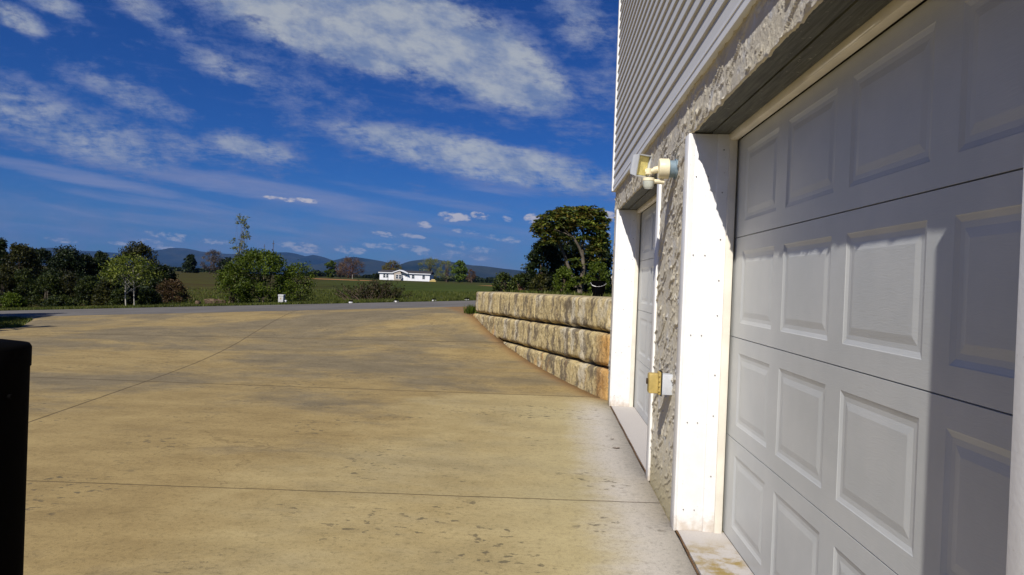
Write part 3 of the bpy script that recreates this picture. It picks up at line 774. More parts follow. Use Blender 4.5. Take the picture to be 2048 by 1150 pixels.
# ------------------------------------------------------------------ vegetation
def rand_unit(n):
    v = RS.normal(size=(n, 3)); return v/np.linalg.norm(v, axis=1)[:, None]
def leaves(C, size, asp=.5, upbias=0., dirs=None):
    n = len(C); a = rand_unit(n) if dirs is None else dirs
    b = rand_unit(n); b[:, 2] += upbias; b = b - (b*a).sum(1)[:, None]*a; b /= np.maximum(np.linalg.norm(b, axis=1)[:, None], 1e-6)
    s = (size*(.6+.8*RS.rand(n)))[:, None]
    V = np.stack([C-a*s*.5, C+b*s*asp*.5, C+a*s*.5, C-b*s*asp*.5], 1).reshape(-1, 3)
    return V, np.arange(4*n).reshape(n, 4)
def crown_pts(cx_, cy_, z0, z1, rx, ry, shape, ncl, per, clr):
    """clump centres inside a crown profile, then leaf positions round each"""
    cl = []
    while len(cl) < ncl:
        t = RS.rand(); a = RS.rand()*2*math.pi
        if shape == 'round': w = math.sqrt(max(0, 1-(2*t-1)**2*.98))
        elif shape == 'cone': w = (1-t)**.8*.95+.06
        elif shape == 'shrub': w = math.sqrt(max(0, 1-t**2.4))
        elif shape == 'umbrella': w = math.sqrt(max(0, 1-(max(t, .3)-.3)**2/.5)); w *= .6+.4*min(1, t/.3)
        else: w = .75*(math.sin(math.pi*min(1, t*.85+.12)))**.5
        r = math.sqrt(RS.rand())*.4+.6 if RS.rand() < .62 else math.sqrt(RS.rand())
        r *= 1+.22*(RS.rand()-.5)
        cl.append((cx_+rx*w*r*math.cos(a), cy_+ry*w*r*math.sin(a), z0+(z1-z0)*t))
    cl = np.array(cl)
    L = np.repeat(cl, per, 0); rad = np.repeat(clr*(.6+.8*RS.rand(len(cl))), per)
    d = rand_unit(len(L)); L = L + d*(rad*(RS.rand(len(L))**.45))[:, None]*np.array([1, 1, .8])
    return cl, L
def limb(mb, a, b, r0, r1, bend=.15, n=4, sides=5):
    a = Vector(a); b = Vector(b); L_ = (b-a).length
    off = Vector((random.uniform(-1, 1), random.uniform(-1, 1), random.uniform(-.2, .6)))*L_*bend
    pts = []; rs = []
    for i in range(n+1):
        t = i/n; pts.append(a.lerp(b, t) + off*math.sin(math.pi*t)*(1-t*.4)); rs.append(r0+(r1-r0)*t)
    mb.tube(pts, rs, sides, False); return pts
def tree(name, label, px, top, hw, Yd, shape, lf, cat='tree', group=None, bark='bark', z0f=.15, ncl=55, per=55, leaf=.10, clr=None,
         trunk_r=.05, asp=.5, stems=1, limbs=14, lean=0., depth=1., basez=None):
    x, zt = at(px, top, Yd); R = hw/FPX*Yd
    bz = float(ground_h(np.array([x]), np.array([Yd]))[0]) if basez is None else basez
    root = empty(name, (x, Yd, bz), label, cat, group); H = zt-bz
    clr = clr or R*.28
    cl, Lp = crown_pts(x, Yd, bz+H*z0f+clr*.3, zt-clr*.55, max(.05, R-clr*.6), max(.05, (R-clr*.6)*depth), shape, ncl, per, clr)
    Lp = Lp[Lp[:, 2] > bz+.02]
    mb = MB()
    for s in range(stems):
        bx = x + (random.uniform(-.25, .25)*R if stems > 1 else 0); by = Yd + (random.uniform(-.2, .2)*R if stems > 1 else 0)
        tp = Vector((x + lean*R + random.uniform(-.15, .15)*R, Yd, bz+H*(.8 if shape != 'cone' else .93)))
        pts = limb(mb, (bx, by, bz-.06), tp, trunk_r, trunk_r*.25, .04, 6, 7)
        for c in cl[RS.permutation(len(cl))[:max(2, limbs//stems)]]:
            t = min(.95, max(.15, (c[2]-bz)/H*.75)); k = int(t*6); p = pts[min(k, 5)]
            limb(mb, p, c, trunk_r*.34*(1-t*.5), trunk_r*.06, .12, 4, 4)
    mb.build('trunk', M[bark], root, True)
    V, F = leaves(Lp, leaf, asp, .4)
    mesh_obj('crown', V, F, M[lf], root)
    return root
def bare_tree(name, label, px, top, hw, Yd, bark, cat='tree', lf=None, group=None, seed=1, leaf=.2, nleaf=900, trunk_r=.16):
    # a leafless or budding tree: limbs, then a crown of fine twig sprays
    return tree(name, label, px, top, hw, Yd, 'round', lf or 'lf_twig', cat, group, bark, .10, max(50, nleaf//16), 34, .95 if not lf or 'twig' in lf else .6,
                trunk_r=trunk_r, asp=.09 if not lf or 'twig' in lf else .28, stems=2, limbs=44, clr=hw/FPX*Yd*.22)
# --- right: rhododendron and its neighbours on the bank
def rhododendron():
    Yd = 19.6; x, _ = at(1161, 585, Yd); bz = float(ground_h(np.array([x]), np.array([Yd]))[0])
    root = empty('rhododendron_tree', (x, Yd, bz), 'large rhododendron with bare forked limbs under a dense yellow-green crown', 'tree')
    mb = MB(); k = Yd/FPX
    def P(px, py, dy=0.): X_, Z_ = at(px, py, Yd); return Vector((X_, Yd+dy, Z_))
    r = .075
    fork = P(1166, 516); 
    mb.tube([P(1158, 590), P(1163, 560, .02), P(1167, 540), fork], [.105, .075, .062, .055], 8, False)
    ends = [(1128, 462, -.5), (1118, 446, .1), (1140, 450, .4), (1108, 460, -.3)]
    mb.tube([fork, P(1158, 495, -.1), P(1148, 478, -.15)], [.045, .038, .034], 7, False)
    mb.tube([fork, P(1165, 490, .1), P(1170, 470, .15)], [.045, .04, .034], 7, False)
    for (ex, ey, dy) in ends: limb(mb, P(1148, 478, -.15), P(ex, ey, dy), .024, .010, .10, 5, 5)
    for (ex, ey, dy) in ((1178, 462, 0), (1184, 455, .4), (1160, 448, -.4), (1190, 480, .3), (1150, 440, -.5)): limb(mb, P(1170, 470, .15), P(ex, ey, dy), .026, .010, .10, 5, 5)
    # second, leaning stem behind
    mb.tube([P(1152, 575, .4), P(1140, 540, .4), P(1128, 505, .35), P(1112, 470, .3), P(1098, 452, .2)], [.06, .05, .042, .03, .015], 6, False)
    for (ex, ey, dy) in ((1090, 470, 0), (1105, 440, .5), (1122, 462, .1)): limb(mb, P(1120, 488, .3), P(ex, ey, dy), .022, .008, .1, 5, 5)
    mb.build('trunk', M['bark_grey'], root, True)
    # whorls of long drooping leaves on the outside of an uneven dome
    cent = []
    blobs = [(1146, 436, 40, 22, 1.), (1180, 432, 34, 24, 1.), (1108, 440, 34, 20, .9), (1088, 456, 26, 20, .8), (1192, 462, 24, 26, .8), (1160, 452, 44, 18, .7), (1200, 485, 18, 28, .6), (1120, 458, 30, 14, .6), (1205, 445, 15, 20, .5), (1095, 470, 28, 16, .8), (1130, 428, 30, 16, .8), (1165, 422, 34, 12, .9), (1190, 500, 22, 18, .7), (1172, 478, 26, 12, .5), (1150, 448, 34, 18, .7), (1078, 448, 10, 10, .5), (1098, 486, 22, 12, .5), (1128, 478, 22, 9, .4), (1194, 520, 18, 10, .4)]
    for bx, by, rx, rz, dpt in blobs:
        n = int(rx*rz*.185)
        for _ in range(n):
            d = rand_unit(1)[0]; s = .55+.45*RS.rand()
            if d[2] < -.35: d[2] *= -.6
            p = P(bx, by, 0); cent.append((p.x+d[0]*rx*k*s, p.y+d[1]*rx*k*s*1.0, p.z+d[2]*rz*k*s))
    cent = np.array(cent)
    for q_ in cent[::6]:
        t = Vector(q_); src = P(1148, 478, -.15) if t.x < x-.2 else P(1170, 470, .15)
        pass
    def whorl(C, n, L_):
        A = RS.rand(len(C), n)*6.283; dr2 = RS.uniform(-.75, .25, (len(C), n))
        D = np.stack([np.cos(A), np.sin(A), dr2], -1); D /= np.linalg.norm(D, axis=-1, keepdims=True)
        CC = C[:, None, :] + D*L_*.55
        return leaves(CC.reshape(-1, 3), L_, .30, .8, D.reshape(-1, 3))
    sel = RS.rand(len(cent)) < .62
    V1, F1 = whorl(cent[sel], 11, .115); V2, F2 = whorl(cent[~sel], 10, .11)
    me = mesh_obj('crown', np.vstack([V1, V2]), np.vstack([F1, F2+len(V1)]), [M['lf_rhodo'], M['lf_rhodo_rust']], root, False, [0]*len(F1)+[1]*len(F2))
    low = []
    for (bx, by, rx, rz, n) in ((1148, 520, 11, 5, 26), (1156, 530, 10, 6, 20), (1180, 505, 12, 4, 18), (1160, 555, 8, 4, 10), (1168, 562, 6, 4, 8), (1150, 565, 8, 4, 8)):
        for _ in range(n): d = rand_unit(1)[0]*RS.rand(); p = P(bx, by, -.15); low.append((p.x+d[0]*rx*k, p.y+d[1]*.12, p.z+d[2]*rz*k))
    V, F = whorl(np.array(low), 8, .12); mesh_obj('low_shoots', V, F, M['lf_rhodo'], root)
rhododendron()
BG = 'shrubs on the bank behind the block wall'
tree('conifer_shrub', 'dark green upright conifer shrub left of the rhododendron', 1090, 480, 44, 20.6, 'shrub', 'lf_dark', 'shrub', BG, ncl=140, per=90, leaf=.075, z0f=.02, stems=3)
tree('evergreen_shrub', 'dark evergreen filling the shade behind the rhododendron trunk', 1134, 446, 54, 21.6, 'shrub', 'lf_dark', 'shrub', BG, ncl=120, per=85, leaf=.085, z0f=.02, stems=3)
tree('evergreen_shrub', 'dark evergreen between the rhododendron and the garage corner', 1200, 462, 36, 21.6, 'shrub', 'lf_dark', 'shrub', BG, ncl=100, per=80, leaf=.085, z0f=.02, stems=2)
tree('leafy_shrub', 'rounded green shrub at the left foot of the rhododendron trunk', 1128, 533, 27, 18.9, 'shrub', 'lf_green', 'shrub', BG, ncl=50, per=60, leaf=.06, z0f=.02, stems=3)
tree('leafy_shrub', 'fine-leaved green shrub right of the rhododendron trunk, behind the black bucket', 1196, 520, 30, 18.9, 'shrub', 'lf_green', 'shrub', BG, ncl=55, per=70, leaf=.055, z0f=.02, stems=3)
tree('low_shrub', 'low brown-green bush below the dark conifer shrub', 1083, 548, 26, 18.6, 'shrub', 'lf_olive', 'shrub', BG, ncl=60, per=60, leaf=.055, z0f=.02, stems=4)
tree('low_shrub', 'low loose green bush above the middle of the block wall', 1042, 546, 30, 19.0, 'shrub', 'lf_brush', 'shrub', BG, ncl=56, per=55, leaf=.06, z0f=.02, stems=4, bark='twig_red')
tree('low_shrub', 'leftmost low bush above the end of the block wall', 1008, 542, 28, 19.6, 'shrub', 'lf_brush', 'shrub', BG, ncl=56, per=55, leaf=.06, z0f=.02, stems=4)
# --- centre saplings by the road
VG = 'young trees and bushes on the road verge'
tree('broadleaf_tree', 'spreading bright green tree with two thin trunks beyond the road', 520, 500, 78, 25.2, 'umbrella', 'lf_green', 'tree', VG, z0f=.10, ncl=150, per=85, leaf=.085, trunk_r=.032, stems=2, lean=.1, bark='bark_grey', limbs=22, clr=.24)
tree('broadleaf_bush', 'light green bush under the left side of the spreading tree', 470, 528, 44, 24.9, 'shrub', 'lf_green', 'bush', VG, z0f=.02, ncl=75, per=48, leaf=.075, stems=3)
tree('broadleaf_bush', 'loose green bush right of the white utility pedestal', 600, 522, 44, 25.4, 'shrub', 'lf_green', 'bush', VG, z0f=.02, ncl=80, per=42, leaf=.07, stems=5, bark='bark', trunk_r=.018)
tree('spire_tree', 'slender pale-leaved sapling rising in a spire above the spreading tree', 485, 424, 26, 26.2, 'column', 'lf_pale', 'tree', VG, z0f=.30, ncl=60, per=20, leaf=.075, clr=.12, trunk_r=.028, limbs=46, bark='bark_grey')
tree('young_tree', 'small leafy tree with two slim white trunks at the road edge', 262, 508, 58, 24.0, 'umbrella', 'lf_young', 'tree', VG, z0f=.40, ncl=72, per=34, leaf=.085, bark='bark_pale', trunk_r=.024, stems=2, limbs=26, clr=.22)
tree('young_tree', 'thin leafy twigs rising right of the mast above the green bush', 545, 497, 18, 25.8, 'column', 'lf_green', 'tree', VG, z0f=.3, ncl=18, per=7, leaf=.08, clr=.12, trunk_r=.015, limbs=18, bark='bark')
# stemmy brown-green bush in the field
def stem_bush():
    Yd = 26.5; x, zt = at(752, 560, Yd); bz = float(ground_h(np.array([x]), np.array([Yd]))[0])
    root = empty('stemmy_bush', (x, Yd, bz), 'brown-green bush of many upright stems in front of the white house', 'bush', VG)
    mb = MB(); pts = []
    for i in range(230):
        b = Vector((x+random.gauss(0, .46), Yd+random.gauss(0, .25), bz)); 
        lx = random.gauss(0, .30); h = random.uniform(.45, 1.05)*(zt-bz)*max(.35, 1-abs(b.x-x)*.42)
        t = b + Vector((lx + (b.x-x)*.35, random.gauss(0, .1), h))
        mb.tube([b, b.lerp(t, .5)+Vector((0, 0, h*.06)), t], [.012, .008, .004], 3, False)
        for k in range(26):
            s = random.uniform(.25, 1.05); p = b.lerp(t, s); pts.append((p.x+random.gauss(0, .04), p.y+random.gauss(0, .04), p.z+random.gauss(0, .03)))
    mb.build('stems', M['twig'], root)
    V, F = leaves(np.array(pts), .075, .4, .6); mesh_obj('foliage', V, F, M['lf_olive'], root)
stem_bush()
# --- left woods
LG_ = 'trees and brush in the woods left of the road'
back = [('pine_tree', 'dark pine cut by the left edge of the photograph', 2, 476, 30, 36, 'cone', 'lf_dark', 1.),
        ('olive_tree', 'olive-brown bushy tree second from the left edge', 43, 488, 36, 33, 'round', 'lf_olive', 1.),
        ('evergreen_tree', 'dark evergreen behind the olive-brown bushy tree', 82, 496, 34, 38, 'round', 'lf_dark', 1.),
        ('evergreen_tree', 'broad dark round-topped evergreen, biggest of the left woods', 133, 492, 40, 36, 'round', 'lf_dark', 1.),
        ('evergreen_tree', 'small dark evergreen right of the broad round-topped one', 202, 502, 24, 38, 'round', 'lf_dark', 1.),
        ('evergreen_tree', 'dark evergreen in the dip between the two round-topped trees', 168, 508, 30, 37, 'round', 'lf_dark', 1.),
        ('olive_tree', 'olive-gold crown rising behind the white-trunked young tree', 276, 484, 42, 33, 'round', 'lf_olive', 1.),
        ('evergreen_tree', 'dark tree right of the white trunks', 322, 530, 36, 30, 'round', 'lf_dark', 1.),
        ('evergreen_tree', 'dark tree filling the gap left of the white trunks', 232, 528, 36, 31, 'round', 'lf_dark', 1.)]
for (nm, lb, px, top, hw, Yd, sh, lf, dp) in back:
    tree(nm, lb, px, top, hw, Yd, sh, lf, 'tree', LG_, z0f=.02, ncl=150, per=95, leaf=.10, trunk_r=.07, limbs=12)
front = [(8, 540, 30, 27, 'lf_olive', 'olive brush at the left edge of the photograph'), (48, 535, 30, 27.5, 'lf_brush', 'tall brush below the olive-brown tree'),
         (95, 548, 32, 26.8, 'lf_brush', 'light green brush below the broad round-topped evergreen'), (138, 544, 30, 27.4, 'lf_olive', 'yellowish feathery brush beside the tall brush'),
         (178, 552, 30, 26.6, 'lf_brush', 'green brush in the middle of the left woods'), (214, 556, 26, 26.4, 'lf_olive', 'brown-green brush left of the white trunks'),
         (240, 575, 22, 25.6, 'lf_brush', 'low green brush at the foot of the white trunks'), (300, 578, 26, 25.4, 'lf_brush', 'low bush right of the white trunks'),
         (345, 558, 36, 27.5, 'lf_bronze', 'brown thicket at the right end of the left woods'), (25, 585, 26, 25.6, 'lf_green', 'low bright weeds at the far left of the verge'),
         (120, 590, 30, 25.4, 'lf_brush', 'knee-high brush behind the grassy verge')]
for (px, top, hw, Yd, lf, lb) in front:
    tree('brush', lb, px, top, hw, Yd, 'shrub', lf, 'bush', LG_, z0f=.0, ncl=85, per=66, leaf=.07, trunk_r=.02, stems=4, limbs=16, bark='bark_grey' if lf != 'lf_bronze' else 'twig_red')
# off-frame tree left of the drive: its shadow lies over the road corner
def shade_tree(px_x, Yd, H, R, label):
    bz = float(ground_h(np.array([px_x]), np.array([Yd]))[0])
    root = empty('shade_tree', (px_x, Yd, bz), label, 'tree', 'tall trees left of the driveway, outside the picture'); mb = MB()
    cl, Lp = crown_pts(px_x, Yd, bz+H*.25, bz+H, R, R, 'round', 120, 130, R*.32)
    limb(mb, (px_x, Yd, bz-.1), (px_x, Yd, bz+H*.8), .16, .05, .03, 6, 8)
    for c in cl[:24]: limb(mb, (px_x, Yd, bz+H*.4), c, .05, .012, .1, 4, 4)
    mb.build('trunk', M['bark'], root, True); V, F = leaves(Lp, .28, .6); mesh_obj('crown', V, F, M['lf_brush'], root)
shade_tree(-17.2, 10.2, 7.0, 2.6, 'tall leafy tree outside the picture, left of the driveway')
shade_tree(-13.9, 7.6, 6.0, 1.7, 'leafy tree outside the picture whose shadow crosses the road corner')
# --- distant trees, each its own
DG = 'trees far across the field'
tree('evergreen_tree', 'dark conical evergreen far across the field, left of the spire sapling', 381, 508, 19, 190, 'cone', 'lf_dark', 'tree', DG, z0f=.0, ncl=60, per=50, leaf=.55, trunk_r=.2)
bare_tree('bare_tree', 'bare grey tree far across the field beside the dark evergreen', 427, 500, 25, 190, 'twig', lf=None, group=DG, seed=3)
tree('evergreen_tree', 'dark evergreen peeping out behind the left of the spreading tree', 455, 514, 16, 180, 'round', 'lf_dark', 'tree', DG, z0f=.0, ncl=40, per=50, leaf=.5, trunk_r=.2)
tree('green_tree', 'small round green tree left of the bare brown trees', 662, 520, 13, 270, 'round', 'lf_green', 'tree', DG, z0f=.0, ncl=40, per=50, leaf=.7, trunk_r=.25)
bare_tree('bare_tree', 'broad bare red-brown tree left of the white house', 703, 513, 30, 270, 'twig_red', lf='lf_twigred', group=DG, seed=5, leaf=.55, nleaf=1500, trunk_r=.3)
bare_tree('bare_tree', 'smaller bare brown tree just behind the broad red-brown one', 682, 524, 18, 290, 'twig', lf='lf_twigred', group=DG, seed=8, leaf=.5, nleaf=600, trunk_r=.25)
bare_tree('bare_tree', 'yellow-brown budding tree behind the roof of the white house', 785, 520, 22, 285, 'twig_red', lf='lf_yellow', group=DG, seed=9, leaf=.7, nleaf=1700, trunk_r=.3)
bare_tree('pale_tree', 'tall pale budding tree right behind the white house', 862, 514, 27, 275, 'twig', lf='lf_pale', group=DG, seed=12, leaf=.5, nleaf=1100, trunk_r=.3)
bare_tree('pale_tree', 'pale tan budding tree between the tall pale one and the bright green one', 893, 519, 21, 275, 'twig', lf='lf_pale', group=DG, seed=15, leaf=.45, nleaf=800, trunk_r=.3)
tree('green_tree', 'bright green round tree right of the pale budding trees', 920, 522, 19, 265, 'round', 'lf_bright', 'tree', DG, z0f=.05, ncl=70, per=50, leaf=.6, trunk_r=.25)
bare_tree('bare_tree', 'small brown twiggy tree at the right foot of the bright green tree', 942, 538, 12, 290, 'twig', lf='lf_twigred', group=DG, seed=21, leaf=.4, nleaf=300, trunk_r=.2)
tree('dark_bush', 'dark bush against the left end of the white house', 752, 546, 7, 255, 'round', 'lf_dark', 'bush', DG, z0f=.0, ncl=20, per=40, leaf=.5, trunk_r=.15)
tree('dark_bush', 'dark bush at the left end of the far treeline, beside the spreading tree', 633, 541, 18, 320, 'round', 'lf_dark', 'bush', DG, z0f=.0, ncl=30, per=50, leaf=.8, trunk_r=.2)
# far woods: one mass
C = []
for (pa, pb, ta, tb, Yd) in ((330, 480, 538, 540, 330), (560, 770, 549, 549, 420), (740, 980, 553, 556, 420), (930, 1240, 556, 556, 460), (-200, 360, 530, 538, 500), (1240, 1700, 560, 566, 500)):
    n = int((pb-pa)*22)
    ps = RS.uniform(pa, pb, n); 
    for p in ps:
        tp = ta+(tb-ta)*(p-pa)/(pb-pa) + 5*(float(fbm(np.array([p*.06]), np.array([Yd*1.]), 9, 3)[0])-.5)*2.2
        x_, zt_ = at(p, tp, Yd); C.append((x_, Yd+RS.uniform(-6, 12), .2+(zt_-.2)*RS.rand()**.7))
V, F = leaves(np.array(C), 1.0, .8, .3)
tag(mesh_obj('distant_woods', V, F, M['lf_dark']), 'low dark line of woods at the far edge of the field', 'woods', kind='stuff')
# grass along the verges
def grass_patch(n, fx, size, name, label):
    P_ = fx(n); z = ground_h(P_[:, 0], P_[:, 1]); h = size*(.5+RS.rand(n))
    a = RS.rand(n)*6.283; w = .012+.010*RS.rand(n); dx = np.cos(a)*w; dy = np.sin(a)*w
    ln = RS.normal(size=(n, 2))*h[:, None]*.35
    V = np.stack([np.stack([P_[:, 0]-dx, P_[:, 1]-dy, z-.01], -1), np.stack([P_[:, 0]+dx, P_[:, 1]+dy, z-.01], -1),
                  np.stack([P_[:, 0]+ln[:, 0], P_[:, 1]+ln[:, 1], z+h], -1)], 1).reshape(-1, 3)
    tag(mesh_obj(name, V, np.arange(3*n).reshape(n, 3), M['grass']), label, 'grass', kind='stuff')
def fverge(n):
    y = 23.03 + np.abs(RS.normal(size=n))*1.1; x = RS.uniform(-24, 3, n); return np.stack([x, y], -1)
grass_patch(52000, fverge, .085, 'verge_grass', 'yellow-green grass along the far edge of the road')
def ffield(n):
    y = 25+RS.rand(n)**1.6*22; x = RS.uniform(-.62, .05, n)*y; return np.stack([x, y], -1)
grass_patch(30000, ffield, .12, 'field_grass', 'rough grass at the near side of the field')
def fleft(n):
    y = RS.uniform(12.2, 16.2, n); x = np.array([dl(v) for v in y]) - .05 - np.abs(RS.normal(size=n))*1.6; return np.stack([x, y], -1)
grass_patch(16000, fleft, .07, 'lawn_grass', 'shaded grass beside the left edge of the driveway')
def fbank(n):
    y = RS.uniform(8.6, 19, n); x = bank_edge(y)+.55+np.abs(RS.normal(size=n))*1.6; k = (y > 15.5) | (RS.rand(n) < .05); k &= (fbm(x*1.3, y*1.3, 77) > .46); return np.stack([x, y], -1)[k]
def gp(n):
    P_ = fbank(n); return P_
Pb = fbank(14000)
grass_patch(len(Pb), lambda n: Pb, .07, 'bank_grass', 'thin grass and weeds on the soil behind the block wall')
# tuft at the wall end
def tuft():
    x, _ = at(937, 622, 14.6); n = 420
    root_z = float(drive_h(np.array([x]), np.array([14.6]))[0])
    P_ = np.stack([x+.05+RS.normal(size=n)*.055, 14.5+RS.normal(size=n)*.14], -1); h = .13*(.5+RS.rand(n)); a = RS.rand(n)*6.283
    dx = np.cos(a)*.008; dy = np.sin(a)*.008; ln = RS.normal(size=(n, 2))*.045
    V = np.stack([np.stack([P_[:, 0]-dx, P_[:, 1]-dy, 0*h+root_z-.01], -1), np.stack([P_[:, 0]+dx, P_[:, 1]+dy, 0*h+root_z-.01], -1), np.stack([P_[:, 0]+ln[:, 0], P_[:, 1]+ln[:, 1], root_z+h], -1)], 1).reshape(-1, 3)
    tag(mesh_obj('grass_tuft', V, np.arange(3*n).reshape(n, 3), M['lf_green']), 'bright green tuft of weeds at the far end of the block wall', 'weeds')
tuft()
# ------------------------------------------------------------------ small things
def on_ground(px, py, Yd, drive=False):
    x, _ = at(px, py, Yd); z = float((drive_h if drive else ground_h)(np.array([x]), np.array([Yd]))[0]); return Vector((x, Yd, z))
# black post in the left foreground
pp = Vector((-1.311, 1.5, 0)); 
BP = empty('black_post', pp, 'black round post with a domed cap close to the camera at the left edge', 'post')
m_ = MB(); m_.tube([(pp.x, pp.y, -.02), (pp.x, pp.y, 1.12)], [.112, .112], 40); autosmooth(m_.build('shaft', M['black'], BP))
m_ = MB(); m_.tube([(pp.x, pp.y, 1.09), (pp.x, pp.y, 1.134), (pp.x, pp.y, 1.142), (pp.x, pp.y, 1.149), (pp.x, pp.y, 1.152)], [.1145, .1145, .110, .07, .004], 40); autosmooth(m_.build('cap', M['black'], BP), 60)
m_ = MB(); m_.tube([(pp.x+.108, pp.y-.02, 1.03), (pp.x+.119, pp.y-.022, 1.03)], [.006, .005], 10); autosmooth(m_.build('bolt', M['black'], BP))
# bucket
bp = on_ground(1195, 590, 14.0); bp.x, _ = at(1196, 590, 14.0)
zb = bp.z-.01
BK_ = empty('bucket', (bp.x, bp.y, zb), 'black plastic bucket with a wire handle on the soil at the garage corner', 'bucket')
m_ = MB(); hh = .325
m_.tube([(bp.x, bp.y, zb), (bp.x, bp.y, zb+.01), (bp.x, bp.y, zb+hh*.82), (bp.x, bp.y, zb+hh*.83), (bp.x, bp.y, zb+hh*.88), (bp.x, bp.y, zb+hh*.89), (bp.x, bp.y, zb+hh*.97), (bp.x, bp.y, zb+hh*.98), (bp.x, bp.y, zb+hh)],
        [.118, .122, .143, .150, .150, .144, .147, .154, .154], 36, False)
b0 = len(m_.v); n = 36
ring = [(bp.x+.146*math.cos(2*math.pi*k/n), bp.y+.146*math.sin(2*math.pi*k/n), zb+hh) for k in range(n)]
ri2 = [(bp.x+.118*math.cos(2*math.pi*k/n), bp.y+.118*math.sin(2*math.pi*k/n), zb+.02) for k in range(n)]
m_.add(ring+ri2, [(k, (k+1) % n, n+(k+1) % n, n+k) for k in range(n)] + [tuple(range(n, 2*n))])
autosmooth(m_.build('pail', M['black'], BK_))
m_ = MB(); pts = []
for k in range(17):
    a = math.pi*k/16; pts.append((bp.x-.156*math.cos(a), bp.y-.165*math.sin(a)*.95-.01, zb+hh*.88-.075*math.sin(a)+.06*(k/16-.5)*math.sin(a)))
m_.tube(pts, [.0024]*17, 6); m_.tube([pts[3], pts[4], pts[5], pts[6]], [.007]*4, 8)
autosmooth(m_.build('handle', M['trim'], BK_))
# utility pedestal
up_ = on_ground(563, 606, 24.2); S = 24.2/FPX
UP = empty('utility_pedestal', up_, 'white utility pedestal with a capped top on the road verge', 'utility box')
m_ = MB(); w = 5.2*S; m_.box(up_.x-w, up_.x+w, up_.y-w, up_.y+w, up_.z-.02, up_.z+17*S, .006); m_.build('body', M['pedestal'], UP)
m_ = MB(); m_.box(up_.x-w*1.12, up_.x+w*1.12, up_.y-w*1.12, up_.y+w*1.12, up_.z+17*S, up_.z+20.5*S, .012); m_.build('cap', M['pedestal'], UP)
m_ = MB(); m_.box(up_.x-w*.2, up_.x+w*.15, up_.y-w-.006, up_.y-w-.001, up_.z+11*S, up_.z+14*S); m_.build('warning_label', M['yellowed'], UP)
p2 = on_ground(571.5, 606, 24.0)
m_ = MB(); m_.tube([p2-Vector((0, 0, .02)), p2+Vector((0, 0, 8*S))], [1.6*S, 1.6*S], 12); m_.tube([p2+Vector((0, 0, 7*S)), p2+Vector((0, 0, 9*S))], [2.1*S, 2.0*S], 12)
o = autosmooth(m_.build('pipe_cleanout', M['white_far'])); tag(o, 'short white capped pipe standing right of the utility pedestal', 'pipe')
# low edge lights along the road
for i, (px, py, Yd, lb) in enumerate(((702, 603, 23.15, 'leftmost low white-based light on the far road edge'), (793, 600.5, 23.15, 'second low white-based light from the left, below the stemmy bush'),
                      (869, 599, 23.2, 'third low light from the left on the far road edge'), (934, 597.5, 23.25, 'low light on the far road edge nearest the block wall'))):
    p = on_ground(px, py, Yd); p.z += .02
    R_ = empty('edge_light', p, lb, 'light', 'low lights along the far road edge'); s = 1/60.
    m_ = MB(); m_.tube([p-Vector((0, 0, .03)), p+Vector((0, 0, .03)), p+Vector((0, 0, .05))], [.085, .085, .07], 18); autosmooth(m_.build('base', M['white_far'], R_))
    m_ = MB(); m_.tube([p+Vector((0, 0, .05)), p+Vector((0, 0, .085)), p+Vector((0, 0, .10))], [.075, .08, .04], 18); autosmooth(m_.build('cap', M['black'], R_))
# stump, log, flat rock
def lumpy(name, c, dims, m, label, cat, seed, rot=0.):
    import bmesh
    bm = bmesh.new(); bmesh.ops.create_icosphere(bm, subdivisions=4, radius=1)
    R3 = Matrix.Rotation(rot, 3, 'Z')
    for v in bm.verts:
        n = v.co.copy(); sup = Vector([math.copysign(abs(a)**.65, a) for a in n])
        k = 1 + .22*(float(vnoise(np.array([n.x*2.3+seed]), np.array([n.z*2.3+n.y*1.7]), seed)[0])-.5) + .12*(float(vnoise(np.array([n.x*7+seed]), np.array([n.z*7+n.y*6]), seed)[0])-.5)
        v.co = Vector(c) + R3 @ Vector((sup.x*dims[0]*k, sup.y*dims[1]*k, sup.z*dims[2]*k))
    vs = [v.co[:] for v in bm.verts]; fs = [[v.index for v in f.verts] for f in bm.faces]; bm.free()
    return tag(mesh_obj(name, vs, fs, m, None, True), label, cat)
p = on_ground(396, 606, 24.3); k = 24.3/FPX
lumpy('stump', (p.x, p.y, p.z+5*k), (5.5*k, .1, 6.5*k), M['wood'], 'short brown stump standing left of the weathered log', 'stump', 4)
p = on_ground(430, 606, 24.5)
lumpy('log', (p.x, p.y, p.z+8*k), (23*k, .12, 6.5*k), M['wood'], 'weathered brown log lying behind the road verge', 'log', 9, .05)
p = on_ground(351, 611, 23.6)
lumpy('flat_rock', (p.x, p.y, p.z+1*k), (14*k, .12, 3*k), M['pebble'], 'low flat grey rock in the grassy verge', 'rock', 14)
# masts and posts
def mast(px, top, Yd, r, label, name='utility_pole', mt='bark'):
    x, zt = at(px, top, Yd); z0 = float(ground_h(np.array([x]), np.array([Yd]))[0]); R_ = empty(name, (x, Yd, z0), label, 'pole')
    m_ = MB(); m_.tube([(x, Yd, z0-.2), (x, Yd, zt)], [r, r*.7], 8); m_.build('shaft', M[mt], R_)
    if name == 'utility_pole': m_ = MB(); m_.box(x-r*3, x+r*3, Yd-r, Yd+r, zt-r*10, zt-r*8.5); m_.build('crossarm', M[mt], R_)
mast(547, 481, 90, .045, 'tall thin dark pole rising above the right of the spreading tree')
mast(529, 488, 120, .045, 'thin pole left of the taller one above the spreading tree')
mast(705, 549, 200, .13, 'short pale post on the orange dirt bank', 'dirt_bank_post', 'pebble')
